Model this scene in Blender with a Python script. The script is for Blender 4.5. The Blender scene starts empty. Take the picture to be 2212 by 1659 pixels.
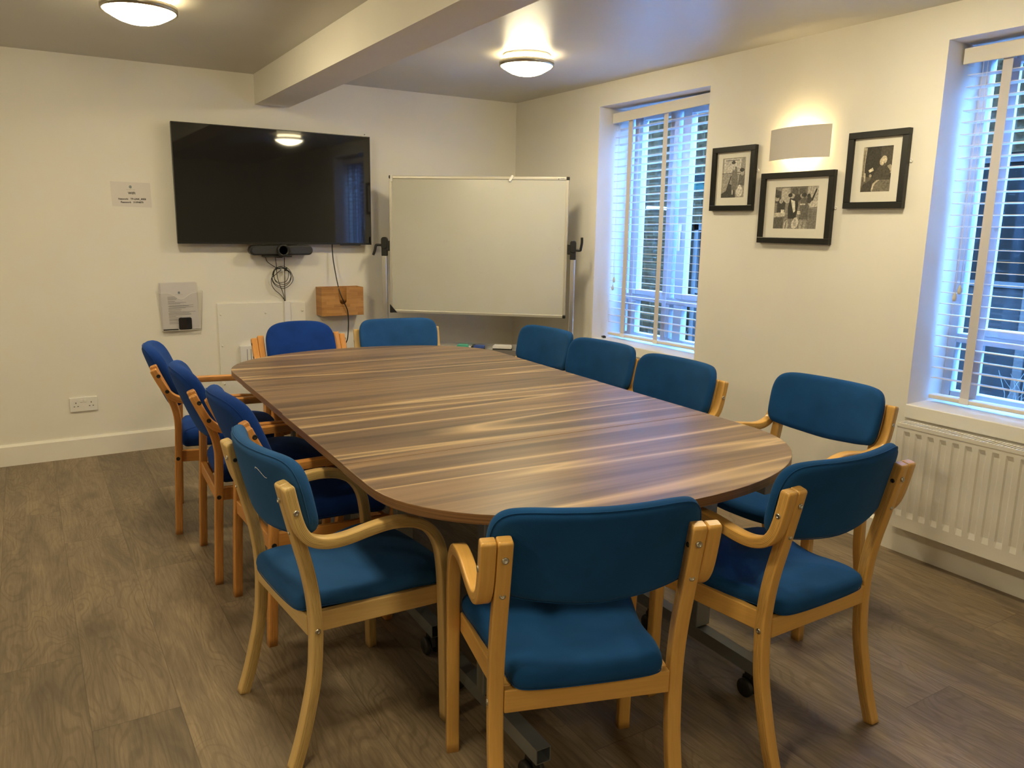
import bpy, bmesh, math, random
from mathutils import Vector, Matrix
random.seed(7)
scn = bpy.context.scene
COL = scn.collection
PI = math.pi

# ------------------------------------------------------------------ materials
MATS = {}
class NT:
    def __init__(s, name):
        m = bpy.data.materials.new(name); m.use_nodes = True
        s.m = m; s.t = m.node_tree; s.n = s.t.nodes; s.b = s.n['Principled BSDF']
        MATS[name] = m
    def add(s, typ, **kw):
        nd = s.n.new(typ)
        for k, v in kw.items(): setattr(nd, k, v)
        return nd
    def link(s, a, b): s.t.links.new(a, b)
    def set(s, nd, **kw):
        for k, v in kw.items(): nd.inputs[k.replace('_', ' ')].default_value = v
    def math(s, op, a, b=None, c=None):
        nd = s.n.new('ShaderNodeMath'); nd.operation = op
        for i, v in enumerate((a, b, c)):
            if v is None: continue
            if isinstance(v, (int, float)): nd.inputs[i].default_value = v
            else: s.link(v, nd.inputs[i])
        return nd.outputs[0]
    def coord(s, kind='Object'): return s.add('ShaderNodeTexCoord').outputs[kind]
    def mapping(s, vec, scale=(1, 1, 1), loc=(0, 0, 0), rot=(0, 0, 0)):
        mp = s.add('ShaderNodeMapping'); s.link(vec, mp.inputs[0])
        mp.inputs['Scale'].default_value = scale; mp.inputs['Location'].default_value = loc
        mp.inputs['Rotation'].default_value = rot
        return mp.outputs[0]
    def noise(s, vec, scale=5, detail=3, rough=.5, dist=0, dim=None, w=None):
        nd = s.add('ShaderNodeTexNoise'); 
        if dim: nd.noise_dimensions = dim
        if vec is not None: s.link(vec, nd.inputs['Vector'])
        if w is not None: s.link(w, nd.inputs['W'])
        nd.inputs['Scale'].default_value = scale; nd.inputs['Detail'].default_value = detail
        nd.inputs['Roughness'].default_value = rough; nd.inputs['Distortion'].default_value = dist
        return nd.outputs['Fac']
    def ramp(s, fac, stops, interp='LINEAR'):
        nd = s.add('ShaderNodeValToRGB'); s.link(fac, nd.inputs[0]); cr = nd.color_ramp
        cr.interpolation = interp
        while len(cr.elements) < len(stops): cr.elements.new(.5)
        for e, (p, c) in zip(cr.elements, stops):
            e.position = p
            if isinstance(c, (int, float)): c = (c, c, c)
            e.color = (*c, 1)
        return nd.outputs[0]
    def mix(s, fac, a, b, mode='MIX'):
        nd = s.add('ShaderNodeMix', data_type='RGBA', blend_type=mode)
        for sock, v in ((nd.inputs[0], fac), (nd.inputs[6], a), (nd.inputs[7], b)):
            if isinstance(v, (int, float)): sock.default_value = v
            elif isinstance(v, tuple): sock.default_value = (*v, 1) if len(v) == 3 else v
            else: s.link(v, sock)
        return nd.outputs[2]
    def bump(s, h, strength=.2, dist=.01):
        nd = s.add('ShaderNodeBump'); s.link(h, nd.inputs['Height'])
        nd.inputs['Strength'].default_value = strength; nd.inputs['Distance'].default_value = dist
        s.link(nd.outputs[0], s.b.inputs['Normal'])
    def color(s, c):
        if isinstance(c, tuple): s.b.inputs['Base Color'].default_value = (*c, 1)
        else: s.link(c, s.b.inputs['Base Color'])

def srgb(r, g, b):
    f = lambda v: (v/255/12.92) if v/255 <= .04045 else ((v/255+.055)/1.055)**2.4
    return (f(r), f(g), f(b))
def simple(name, c, rough=.5, metal=0., spec=.5, noise=0., nscale=60, bump=0., trans=0., coat=0.):
    t = NT(name); t.b.inputs['Roughness'].default_value = rough; t.b.inputs['Metallic'].default_value = metal
    t.b.inputs['Specular IOR Level'].default_value = spec
    t.b.inputs['Transmission Weight'].default_value = trans
    t.b.inputs['Coat Weight'].default_value = coat
    if noise or bump:
        f = t.noise(t.coord(), nscale, 4)
    if noise:
        lo = tuple(v*(1-noise) for v in c); hi = tuple(min(1, v*(1+noise)) for v in c)
        t.color(t.ramp(f, [(.3, lo), (.7, hi)]))
    else: t.color(c)
    if bump: t.bump(f, bump, .003)
    return t.m

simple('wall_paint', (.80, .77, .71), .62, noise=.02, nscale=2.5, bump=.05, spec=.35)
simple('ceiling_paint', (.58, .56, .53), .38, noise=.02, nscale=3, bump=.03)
simple('gloss_white', (.83, .79, .72), .35, noise=.02, nscale=6)
simple('sill_white', (.82, .79, .73), .3)
simple('upvc', (.50, .51, .54), .4)
simple('blind_white', (.80, .80, .80), .42)
simple('valance_white', (.72, .68, .62), .4)
simple('radiator_white', (.80, .76, .70), .35)
simple('grille_dark', (.12, .14, .18), .5)
simple('plastic_white', (.80, .78, .76), .35)
simple('plastic_black', (.012, .012, .013), .38)
simple('rubber_black', (.015, .015, .015), .5)
simple('cable_black', (.01, .01, .012), .4)
simple('plug_black', (.008, .008, .008), .6)
simple('screen_black', (.012, .012, .013), .035, spec=.5)
simple('bezel_black', (.01, .01, .01), .3)
simple('fabric_grey', (.045, .045, .05), .9, noise=.15, nscale=400)
simple('lens_glass', (.01, .012, .015), .05)
simple('frame_black', (.006, .006, .006), .3, noise=.2, nscale=60)
simple('mat_cream', (.72, .69, .62), .8)
simple('metal_frame', (.30, .32, .34), .38, metal=.7)
simple('steel_screw', (.55, .52, .46), .28, metal=1.)
simple('alu', (.72, .71, .69), .3, metal=.9)
simple('alu_board', (.60, .57, .50), .35, metal=.55)
simple('brushed_steel', (.45, .42, .36), .28, metal=1.)
simple('paper', (.62, .59, .60), .6)
simple('paper_laminated', (.70, .66, .64), .35)
simple('ink', (.02, .02, .025), .6)
simple('ink_grey', (.22, .22, .24), .6)
simple('logo_blue', (.06, .13, .18), .6)
simple('whiteboard_face', (.55, .54, .48), .16, noise=.03, nscale=2.5)
simple('mark_red', (.45, .30, .24), .6)
simple('mark_grey', (.42, .40, .35), .6)
simple('eraser_green', (.10, .50, .38), .5)
simple('eraser_blue', (.05, .10, .40), .5)
simple('felt_black', (.01, .01, .01), .9)
simple('sconce_plaster', (.62, .58, .54), .6)
simple('tassel', (.62, .60, .52), .4)
simple('outdoor_dark', (.006, .006, .005), .8, spec=0.)
simple('outside_frame', (.05, .042, .036), .9, spec=0.)
simple('clad_blue', (.018, .016, .014), .9, spec=0., noise=.2, nscale=5)
simple('outdoor_green', (.01, .02, .015), .8, spec=0.)
simple('paving', (.04, .04, .04), .9, noise=.2, nscale=8)
simple('stem_pale', (.12, .11, .09), .8)
simple('cord_white', (.7, .7, .7), .6)
def thin_glass(name, tint, refl, rough=.02):
    t = NT(name); tr = t.add('ShaderNodeBsdfTransparent'); tr.inputs[0].default_value = (*tint, 1)
    gl = t.add('ShaderNodeBsdfGlossy'); gl.inputs['Roughness'].default_value = rough; gl.inputs['Color'].default_value = (1, 1, 1, 1)
    lw = t.add('ShaderNodeLayerWeight'); lw.inputs[0].default_value = .5
    fr = t.math('ADD', .02, t.math('MULTIPLY', t.math('POWER', lw.outputs['Facing'], 5.), .5))
    mx = t.add('ShaderNodeMixShader'); t.link(t.math('MULTIPLY', fr, refl), mx.inputs[0]); t.link(tr.outputs[0], mx.inputs[1]); t.link(gl.outputs[0], mx.inputs[2])
    t.link(mx.outputs[0], t.n['Material Output'].inputs[0])
thin_glass('window_glass', (.97, .98, .98), 1.0)
thin_glass('acrylic', (.992, .992, .994), 1.0, .05)
def emit(name, c, s):
    t = NT(name); t.color((.8, .8, .8)); t.b.inputs['Emission Color'].default_value = (*c, 1); t.b.inputs['Emission Strength'].default_value = s
WARM = (1., .80, .50)
emit('lamp_glow', (1., .86, .54), 18.)
emit('lamp_halo', (1., .82, .46), 9.)
emit('bulb_glow', (1., .78, .38), 32.)

# translucent ladder tape
t = NT('ladder_tape'); t.color((.62, .59, .60)); t.b.inputs['Roughness'].default_value = .8

# fabric
def fabric(name, c):
    t = NT(name); co = t.coord()
    v1 = t.noise(t.mapping(co, (1, 1, 1)), 9, 3)
    w = t.add('ShaderNodeTexWave', wave_type='BANDS', bands_direction='DIAGONAL'); t.link(co, w.inputs['Vector'])
    w.inputs['Scale'].default_value = 190; w.inputs['Distortion'].default_value = .6
    lo = tuple(x*.84 for x in c); hi = tuple(x*1.16 for x in c)
    base = t.ramp(v1, [(.3, lo), (.7, hi)])
    t.color(t.mix(.18, base, t.ramp(w.outputs['Fac'], [(0, tuple(x*.55 for x in c)), (1, tuple(min(1, x*1.5) for x in c))])))
    t.b.inputs['Roughness'].default_value = .92; t.b.inputs['Specular IOR Level'].default_value = .15
    t.b.inputs['Sheen Weight'].default_value = .12; t.b.inputs['Sheen Roughness'].default_value = .5
    t.b.inputs['Sheen Tint'].default_value = (.3, .6, 1, 1)
    t.bump(w.outputs['Fac'], .12, .001)
fabric('fabric_teal', (.009, .064, .205))
fabric('fabric_teal_faded', (.020, .086, .250))
fabric('fabric_royal', (.008, .042, .240))

# wood for the chairs: UV u = along the strip (m), v = across (m)
def wood(name, c, dark, stripes=False):
    t = NT(name); uv = t.coord('UV')
    g = t.noise(t.mapping(uv, (3.0, 60, 1)), 1.6, 4, .6, .4)
    f2 = t.noise(t.mapping(uv, (1.2, 9, 1)), 1.3, 3, .5, 1.2)
    base = t.mix(t.ramp(g, [(.35, 0.), (.7, .6)]), c, tuple(a*.72+b*.28 for a, b in zip(c, dark)))
    base = t.mix(t.ramp(f2, [(.45, 0.), (.75, .35)]), base, tuple(a*.6+b*.4 for a, b in zip(c, dark)))
    if stripes:
        sep = t.add('ShaderNodeSeparateXYZ'); t.link(uv, sep.inputs[0])
        wob = t.noise(t.mapping(uv, (4, 30, 1)), 2, 2)
        v = t.math('ADD', t.math('MULTIPLY', sep.outputs[1], 280.), t.math('MULTIPLY', wob, .6))
        fr = t.math('FRACT', v)
        line = t.math('LESS_THAN', t.math('ABSOLUTE', t.math('SUBTRACT', fr, .5)), .19)
        var = t.noise(t.mapping(uv, (14, 330, 1)), 1, 2)
        amt = t.math('MULTIPLY', line, t.ramp(var, [(.38, .08), (.66, .75)]))
        base = t.mix(amt, base, dark)
    t.color(base); t.b.inputs['Roughness'].default_value = .33; t.b.inputs['Coat Weight'].default_value = .15
    t.b.inputs['Coat Roughness'].default_value = .25
wood('birch_pale', srgb(222, 186, 122), srgb(120, 84, 38)); wood('birch_pale_ply', srgb(214, 182, 118), srgb(112, 80, 36), True)
wood('birch_honey', srgb(230, 178, 96), srgb(130, 80, 30)); wood('birch_honey_ply', srgb(224, 174, 96), srgb(104, 68, 28), True)
wood('beech_orange', srgb(216, 150, 76), srgb(128, 66, 20)); wood('beech_orange_ply', srgb(208, 146, 78), srgb(112, 60, 20), True)

# bamboo
t = NT('bamboo'); co = t.coord()
n1 = t.noise(t.mapping(co, (4, 4, 90)), 1.2, 4, .6); 
sep = t.add('ShaderNodeSeparateXYZ'); t.link(co, sep.inputs[0])
row = t.math('FLOOR', t.math('MULTIPLY', sep.outputs[2], 52.))
wn = t.add('ShaderNodeTexWhiteNoise', noise_dimensions='1D'); t.link(row, wn.inputs['W'])
seg = t.math('FLOOR', t.math('ADD', t.math('MULTIPLY', sep.outputs[0], 9.), t.math('MULTIPLY', wn.outputs[0], 7.)))
wn2 = t.add('ShaderNodeTexWhiteNoise', noise_dimensions='2D'); cmb = t.add('ShaderNodeCombineXYZ'); t.link(row, cmb.inputs[0]); t.link(seg, cmb.inputs[1]); t.link(cmb.outputs[0], wn2.inputs['Vector'])
b = t.mix(t.ramp(n1, [(.3, 0.), (.7, 1.)]), srgb(196, 142, 78), srgb(158, 106, 52))
t.color(t.mix(.35, b, t.ramp(wn2.outputs[0], [(0, srgb(140, 90, 44)), (1, srgb(214, 162, 96))])))
t.b.inputs['Roughness'].default_value = .45

# walnut laminate of the table (grain along local x)
def walnut(name, edge=False):
    t = NT(name); geo = t.add('ShaderNodeNewGeometry'); co = geo.outputs['Position']
    co = t.mapping(co, rot=(0, 0, math.radians(1.4)))
    big = t.noise(t.mapping(co, (.55, 9.0, 9.0)), 1.0, 3, .55, .5)
    mid = t.noise(t.mapping(co, (.5, 21, 21)), 1.0, 4, .6, .2)
    fine = t.noise(t.mapping(co, (2.2, 170, 170)), 1.0, 3, .6)
    ridge = t.noise(t.mapping(co, (.25, 6.5, 6.5), (3.1, 7.7, 0)), 1.0, 1, .4, .2)
    c = t.ramp(big, [(.30, srgb(84, 67, 58)), (.43, srgb(128, 103, 84)), (.50, srgb(160, 128, 96)), (.57, srgb(146, 118, 94)), (.70, srgb(92, 74, 66))])
    c = t.mix(t.ramp(mid, [(.32, .75), (.6, 0.)]), c, srgb(82, 66, 60))
    c = t.mix(t.ramp(fine, [(.3, .35), (.7, 0.)]), c, srgb(108, 88, 74))
    line = t.ramp(t.math('ABSOLUTE', t.math('SUBTRACT', ridge, .5)), [(0., .9), (.010, .45), (.028, 0.)])
    c = t.mix(line, c, srgb(208, 176, 132))
    if edge:
        eg = t.noise(t.mapping(co, (1.5, 1.5, 260)), 1., 3, .6)
        c = t.ramp(eg, [(.3, srgb(98, 68, 44)), (.7, srgb(146, 108, 72))])
    t.color(c); t.b.inputs['Roughness'].default_value = .36; t.b.inputs['Specular IOR Level'].default_value = .5
walnut('walnut_top'); walnut('walnut_edge', True)

# floor: long vinyl oak planks running along y
t = NT('oak_planks'); geo = t.add('ShaderNodeNewGeometry'); pos = geo.outputs['Position']
sep = t.add('ShaderNodeSeparateXYZ'); t.link(pos, sep.inputs[0])
PW, PLN = .2325, 1.524
cx = t.math('DIVIDE', t.math('ADD', sep.outputs[0], 2.723+PW*40), PW)
ci = t.math('FLOOR', cx); cf = t.math('FRACT', cx)
cy = t.math('DIVIDE', t.math('ADD', t.math('ADD', sep.outputs[1], 15.24+.37), t.math('MULTIPLY', t.math('SUBTRACT', ci, 39.), .46)), PLN)
ri = t.math('FLOOR', cy); rf = t.math('FRACT', cy)
cmb = t.add('ShaderNodeCombineXYZ'); t.link(ci, cmb.inputs[0]); t.link(ri, cmb.inputs[1])
wn = t.add('ShaderNodeTexWhiteNoise', noise_dimensions='2D'); t.link(cmb.outputs[0], wn.inputs['Vector'])
off = t.add('ShaderNodeVectorMath', operation='MULTIPLY_ADD'); t.link(wn.outputs['Color'], off.inputs[0]); off.inputs[1].default_value = (7, 13, 5); t.link(pos, off.inputs[2])
p2 = off.outputs[0]
warp = t.noise(t.mapping(p2, (3.2, .9, 1)), 1.5, 2, .5, .6)
sp2 = t.add('ShaderNodeSeparateXYZ'); t.link(p2, sp2.inputs[0])
# cathedral grain: distorted coordinate through a sine
gx = t.math('ADD', t.math('MULTIPLY', sp2.outputs[0], 26.), t.math('MULTIPLY', warp, 26.))
ring = t.math('SINE', t.math('MULTIPLY', gx, 5.2))
fine = t.noise(t.mapping(p2, (150, 7, 1)), 1.0, 4, .65)
blot = t.noise(t.mapping(p2, (7, 1.6, 1)), 1.3, 4, .6, .8)
knot = t.noise(t.mapping(p2, (6.0, 2.4, 1), (4, 2, 0)), 1.2, 2, .4)
c = t.ramp(blot, [(.28, srgb(108, 95, 80)), (.5, srgb(136, 119, 98)), (.72, srgb(158, 138, 112))])
c = t.mix(t.ramp(fine, [(.3, .55), (.62, 0.)]), c, srgb(96, 78, 58))
c = t.mix(t.ramp(t.math('MULTIPLY', ring, warp), [(.18, 0.), (.5, .32)]), c, srgb(92, 75, 55))
c = t.mix(t.ramp(knot, [(.70, 0.), (.80, .6)]), c, srgb(78, 64, 52))
tone = t.ramp(wn.outputs[0], [(0, .82), (1, 1.1)])
c = t.mix(1., c, tone, 'MULTIPLY')
ex = t.math('MINIMUM', cf, t.math('SUBTRACT', 1., cf)); ey = t.math('MINIMUM', rf, t.math('SUBTRACT', 1., rf))
seam = t.math('MAXIMUM', t.math('LESS_THAN', ex, .0055), t.math('LESS_THAN', ey, .0009))
c = t.mix(t.math('MULTIPLY', seam, .45), c, srgb(70, 56, 42))
t.color(c); t.b.inputs['Roughness'].default_value = .46; t.b.inputs['Specular IOR Level'].default_value = .4
t.bump(t.math('ADD', fine, t.math('MULTIPLY', seam, -1.)), .08, .002)

# brick of the building outside
t = NT('brick'); geo = t.add('ShaderNodeNewGeometry'); sep = t.add('ShaderNodeSeparateXYZ'); t.link(geo.outputs['Position'], sep.inputs[0])
cmb = t.add('ShaderNodeCombineXYZ'); t.link(sep.outputs[1], cmb.inputs[0]); t.link(sep.outputs[2], cmb.inputs[1])
br = t.add('ShaderNodeTexBrick'); t.link(cmb.outputs[0], br.inputs['Vector'])
br.inputs['Scale'].default_value = 1; br.inputs['Brick Width'].default_value = .225; br.inputs['Row Height'].default_value = .078
br.inputs['Mortar Size'].default_value = .007; br.inputs['Color1'].default_value = (*srgb(150, 132, 112), 1); br.inputs['Color2'].default_value = (*srgb(116, 98, 86), 1)
br.inputs['Mortar'].default_value = (*srgb(200, 196, 186), 1)
ns = t.noise(cmb.outputs[0], 22, 5, .7)
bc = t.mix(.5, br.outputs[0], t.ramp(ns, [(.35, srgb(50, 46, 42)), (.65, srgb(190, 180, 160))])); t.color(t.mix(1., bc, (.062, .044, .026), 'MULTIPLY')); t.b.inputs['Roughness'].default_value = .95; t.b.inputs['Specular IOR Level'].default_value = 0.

# ------------------------------------------------------------------ mesh helpers
def new_obj(name, bm, mats, parent=None, smooth=False, bevel=0., segs=2, angle=35):
    bmesh.ops.recalc_face_normals(bm, faces=bm.faces)
    me = bpy.data.meshes.new(name); bm.to_mesh(me); bm.free()
    if isinstance(mats, str): mats = [mats]
    for m in mats: me.materials.append(MATS[m])
    if smooth:
        for p in me.polygons: p.use_smooth = True
    o = bpy.data.objects.new(name, me); COL.objects.link(o)
    if parent: o.parent = parent
    if bevel:
        b = o.modifiers.new('bevel', 'BEVEL'); b.width = bevel; b.segments = segs; b.limit_method = 'ANGLE'; b.angle_limit = math.radians(angle)
    return o
def box(bm, x0, x1, y0, y1, z0, z1, mi=0, mat=None):
    vs = [bm.verts.new((x, y, z)) for x in (x0, x1) for y in (y0, y1) for z in (z0, z1)]
    if mat is not None:
        for v in vs: v.co = mat @ v.co
    for f in ((0, 1, 3, 2), (4, 6, 7, 5), (0, 4, 5, 1), (2, 3, 7, 6), (0, 2, 6, 4), (1, 5, 7, 3)):
        fc = bm.faces.new([vs[i] for i in f]); fc.material_index = mi
    return vs
def boxes(name, lst, mats, parent=None, bevel=0., **kw):
    bm = bmesh.new()
    for b in lst: box(bm, *b)
    return new_obj(name, bm, mats, parent, bevel=bevel, **kw)
def prism(bm, poly, h0, h1, axis='z', mi=0, cap=True):
    """extrude a 2D polygon; axis z: (x,y); axis y: (x,z); axis x: (y,z)"""
    def P(p, h): return {'z': (p[0], p[1], h), 'y': (p[0], h, p[1]), 'x': (h, p[0], p[1])}[axis]
    a = [bm.verts.new(P(p, h0)) for p in poly]; b = [bm.verts.new(P(p, h1)) for p in poly]
    n = len(poly)
    for i in range(n):
        f = bm.faces.new((a[i], a[(i+1) % n], b[(i+1) % n], b[i])); f.material_index = mi
    if cap:
        f = bm.faces.new(a); f.material_index = mi
        f = bm.faces.new(b[::-1]); f.material_index = mi
def catmull(pts, n=6):
    out = []; P = [Vector(p) for p in pts]
    for i in range(len(P)-1):
        p0 = P[max(i-1, 0)]; p1 = P[i]; p2 = P[i+1]; p3 = P[min(i+2, len(P)-1)]
        for k in range(n):
            t_ = k/n
            out.append(.5*((2*p1)+(-p0+p2)*t_+(2*p0-5*p1+4*p2-p3)*t_*t_+(-p0+3*p1-3*p2+p3)*t_**3))
    out.append(P[-1]); return out
def tube(bm, pts, r, seg=8, mi=0, closed=False):
    P = [Vector(p) for p in pts]; rings = []; n = len(P)
    up = Vector((0, 0, 1)); prev = None
    for i, p in enumerate(P):
        if closed: d = P[(i+1) % n]-P[i-1]
        else: d = P[min(i+1, n-1)]-P[max(i-1, 0)]
        d.normalize()
        if prev is None:
            a = d.cross(up)
            if a.length < .1: a = d.cross(Vector((1, 0, 0)))
        else: a = prev-d*prev.dot(d)
        a.normalize(); prev = a; b = d.cross(a)
        rr = r[i] if isinstance(r, (list, tuple)) else r
        rings.append([bm.verts.new(p+a*rr*math.cos(2*PI*k/seg)+b*rr*math.sin(2*PI*k/seg)) for k in range(seg)])
    m = n if closed else n-1
    for i in range(m):
        A, B = rings[i], rings[(i+1) % n]
        for k in range(seg):
            f = bm.faces.new((A[k], A[(k+1) % seg], B[(k+1) % seg], B[k])); f.smooth = True; f.material_index = mi
    if not closed:
        for R in (rings[0][::-1], rings[-1]): bm.faces.new(R).material_index = mi
def lathe(bm, prof, c=(0, 0, 0), seg=48, mi=0, axis='z', smooth=True):
    rings = []
    for r, h in prof:
        ring = []
        for k in range(seg):
            a = 2*PI*k/seg; u, v = r*math.cos(a), r*math.sin(a)
            co = {'z': (c[0]+u, c[1]+v, c[2]+h), 'y': (c[0]+u, c[1]+h, c[2]+v), 'x': (c[0]+h, c[1]+u, c[2]+v)}[axis]
            ring.append(bm.verts.new(co))
        rings.append(ring)
    for A, B in zip(rings, rings[1:]):
        for k in range(seg):
            f = bm.faces.new((A[k], A[(k+1) % seg], B[(k+1) % seg], B[k])); f.smooth = smooth; f.material_index = mi
    for R in (rings[0][::-1], rings[-1]):
        if (R[0].co-R[seg//2].co).length > 1e-5: bm.faces.new(R).material_index = mi
def obj_tube(name, pts, r, mat, parent=None, n=6, seg=8, spline=True):
    bm = bmesh.new(); tube(bm, catmull(pts, n) if spline else pts, r, seg); return new_obj(name, bm, mat, parent)
def rrect(w, h, r, n=5, cx=0, cy=0):
    out = []
    for sx, sy, a0 in ((1, 1, 0), (-1, 1, PI/2), (-1, -1, PI), (1, -1, 1.5*PI)):
        for k in range(n+1):
            a = a0+k*PI/2/n; out.append((cx+sx*(w/2-r)+r*math.cos(a), cy+sy*(h/2-r)+r*math.sin(a)))
    return out
def empty(name, loc=(0, 0, 0), rz=0., label=None, cat=None, group=None, kind=None):
    o = bpy.data.objects.new(name, None); COL.objects.link(o); o.location = loc; o.rotation_euler = (0, 0, rz); o.empty_display_size = .1
    return tag(o, label, cat, group, kind)
def tag(o, label=None, cat=None, group=None, kind=None):
    if label: o['label'] = label
    if cat: o['category'] = cat
    if group: o['group'] = group
    if kind: o['kind'] = kind
    return o
def copy_tree(o, parent=None):
    kids = [c for c in list(COL.objects) if c.parent == o]
    c = o.copy(); COL.objects.link(c); c.parent = parent
    for k in kids: copy_tree(k, c)
    return c
def text_mesh(name, s, size, mat, parent, loc, rot=(PI/2, 0, 0), extrude=.0002, bold=0.):
    cu = bpy.data.curves.new('txt', 'FONT'); cu.body = s; cu.size = size; cu.align_x = 'CENTER'; cu.align_y = 'CENTER'
    cu.extrude = extrude; cu.offset = bold; cu.resolution_u = 2
    tmp = bpy.data.objects.new('txt', cu); COL.objects.link(tmp)
    me = bpy.data.meshes.new_from_object(tmp.evaluated_get(bpy.context.evaluated_depsgraph_get()))
    bpy.data.objects.remove(tmp); bpy.data.curves.remove(cu)
    me.materials.clear(); me.materials.append(MATS[mat])
    o = bpy.data.objects.new(name, me); COL.objects.link(o); o.parent = parent; o.location = loc; o.rotation_euler = rot
    return o

# ------------------------------------------------------------------ room shell
H = 2.2966; XL = -6.6; YF = -7.6; TW = .30
S_ = dict(kind='structure')
W1 = (-1.981, -1.016); W2 = (-4.247, -3.282); WZ = (.666, 2.157)
tag(boxes('floor', [(XL-.2, TW, YF-.2, .2, -.1, 0)], 'oak_planks'), **S_)
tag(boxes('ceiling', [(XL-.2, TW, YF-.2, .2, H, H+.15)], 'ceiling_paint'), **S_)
tag(boxes('wall_back', [(XL-.2, TW, 0, .2, 0, H)], 'wall_paint'), **S_)
tag(boxes('wall_left', [(XL-.2, XL, YF, 0, 0, H)], 'wall_paint'), **S_)
tag(boxes('wall_front', [(XL-.2, TW, YF-.2, YF, 0, H)], 'wall_paint'), **S_)
bm = bmesh.new()
ys = [YF, W2[0], W2[1], W1[0], W1[1], 0]; zs = [0, WZ[0], WZ[1], H]
def hole(j, k): return k == 1 and j in (1, 3)
for j in range(5):
    for k in range(3):
        if hole(j, k): continue
        for x, flip in ((0, False), (TW, True)):
            v = [bm.verts.new((x, ys[j], zs[k])), bm.verts.new((x, ys[j+1], zs[k])), bm.verts.new((x, ys[j+1], zs[k+1])), bm.verts.new((x, ys[j], zs[k+1]))]
            bm.faces.new(v)
for (a, b_) in (W1, W2):
    for (p, q) in (((a, WZ[0]), (b_, WZ[0])), ((b_, WZ[0]), (b_, WZ[1])), ((b_, WZ[1]), (a, WZ[1])), ((a, WZ[1]), (a, WZ[0]))):
        bm.faces.new([bm.verts.new((0, *p)), bm.verts.new((0, *q)), bm.verts.new((TW, *q)), bm.verts.new((TW, *p))])
bmesh.ops.remove_doubles(bm, verts=bm.verts, dist=1e-5)
tag(new_obj('wall_right', bm, 'wall_paint'), **S_)
# ceiling beam (boxed, painted)
beam = tag(boxes('trim_1', [(-.1077, .1077, -6.2, 0, 2.119, H)], 'wall_paint'), **S_)
beam.location = (-1.8077, 0, 0); beam.rotation_euler = (0, 0, -.0105)
bm = bmesh.new(); prism(bm, [(0, 0), (-.02, 0), (-.02, .112), (-.008, .124), (0, .124)], XL, 0, 'x')
tag(new_obj('baseboard_back', bm, 'gloss_white'), **S_)
bm = bmesh.new(); prism(bm, [(0, 0), (-.02, 0), (-.02, .112), (-.008, .124), (0, .124)], YF, -.021, 'y')
tag(new_obj('baseboard_right', bm, 'gloss_white'), **S_)
bm = bmesh.new(); prism(bm, [(XL, 0), (XL+.02, 0), (XL+.02, .112), (XL+.008, .124), (XL, .124)], YF, -.021, 'y')
tag(new_obj('baseboard_left', bm, 'gloss_white'), **S_)

# ------------------------------------------------------------------ windows and blinds
def window(idx, y0, y1):
    w = empty('window_%d' % idx, (.25, (y0+y1)/2, WZ[0]), kind='structure')
    hw = (y1-y0)/2; hh = WZ[1]-WZ[0]; d0, d1 = 0., .05
    def fr(lst, name, d0=d0, d1=d1): return boxes(name, [(d0, d1, *l) for l in lst], 'upvc', w, bevel=.004)
    a = .040
    fr([(-hw, -hw+a, 0, hh), (hw-a, hw, 0, hh), (-hw+a, hw-a, 0, .045), (-hw+a, hw-a, hh-.045, hh), (-hw+a, hw-a, .262, .302)], 'window_frame')
    bars = [(hw-.148, hw-.100), (hw-.480, hw-.410), (hw-.588, hw-.515)]
    fr([(p, q, za, zb) for p, q in bars for za, zb in ((.045, .262), (.302, hh-.045))], 'casement', -.010, .040)
    fr([(hw-.410, hw-.148, .302, .335), (hw-.410, hw-.148, hh-.080, hh-.045), (-hw+a, hw-.588, .302, .335), (-hw+a, hw-.588, hh-.080, hh-.045)], 'casement', -.010, .040)
    cuts = [-hw+a]+[v for b_ in sorted(bars) for v in b_]+[hw-a]
    boxes('glass', [(.020, .024, p+.001, q-.001, za, zb) for p, q in zip(cuts[::2], cuts[1::2]) for za, zb in ((.046, .261), (.336, hh-.081))], 'window_glass', w)
    bm = bmesh.new(); box(bm, -.024, -.010, -.075, -.055, .72, .76); box(bm, -.030, -.022, -.075, -.055, .60, .76)
    new_obj('window_handle', bm, 'plastic_white', w, bevel=.003)
    # sill board flush with the reveal, nose just proud of the wall
    bm = bmesh.new(); box(bm, -.262, -.002, -hw, hw, -.06, .002)
    new_obj('window_sill', bm, 'sill_white', w, bevel=.004)
    return w
window(1, *W1); window(2, *W2)

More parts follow.
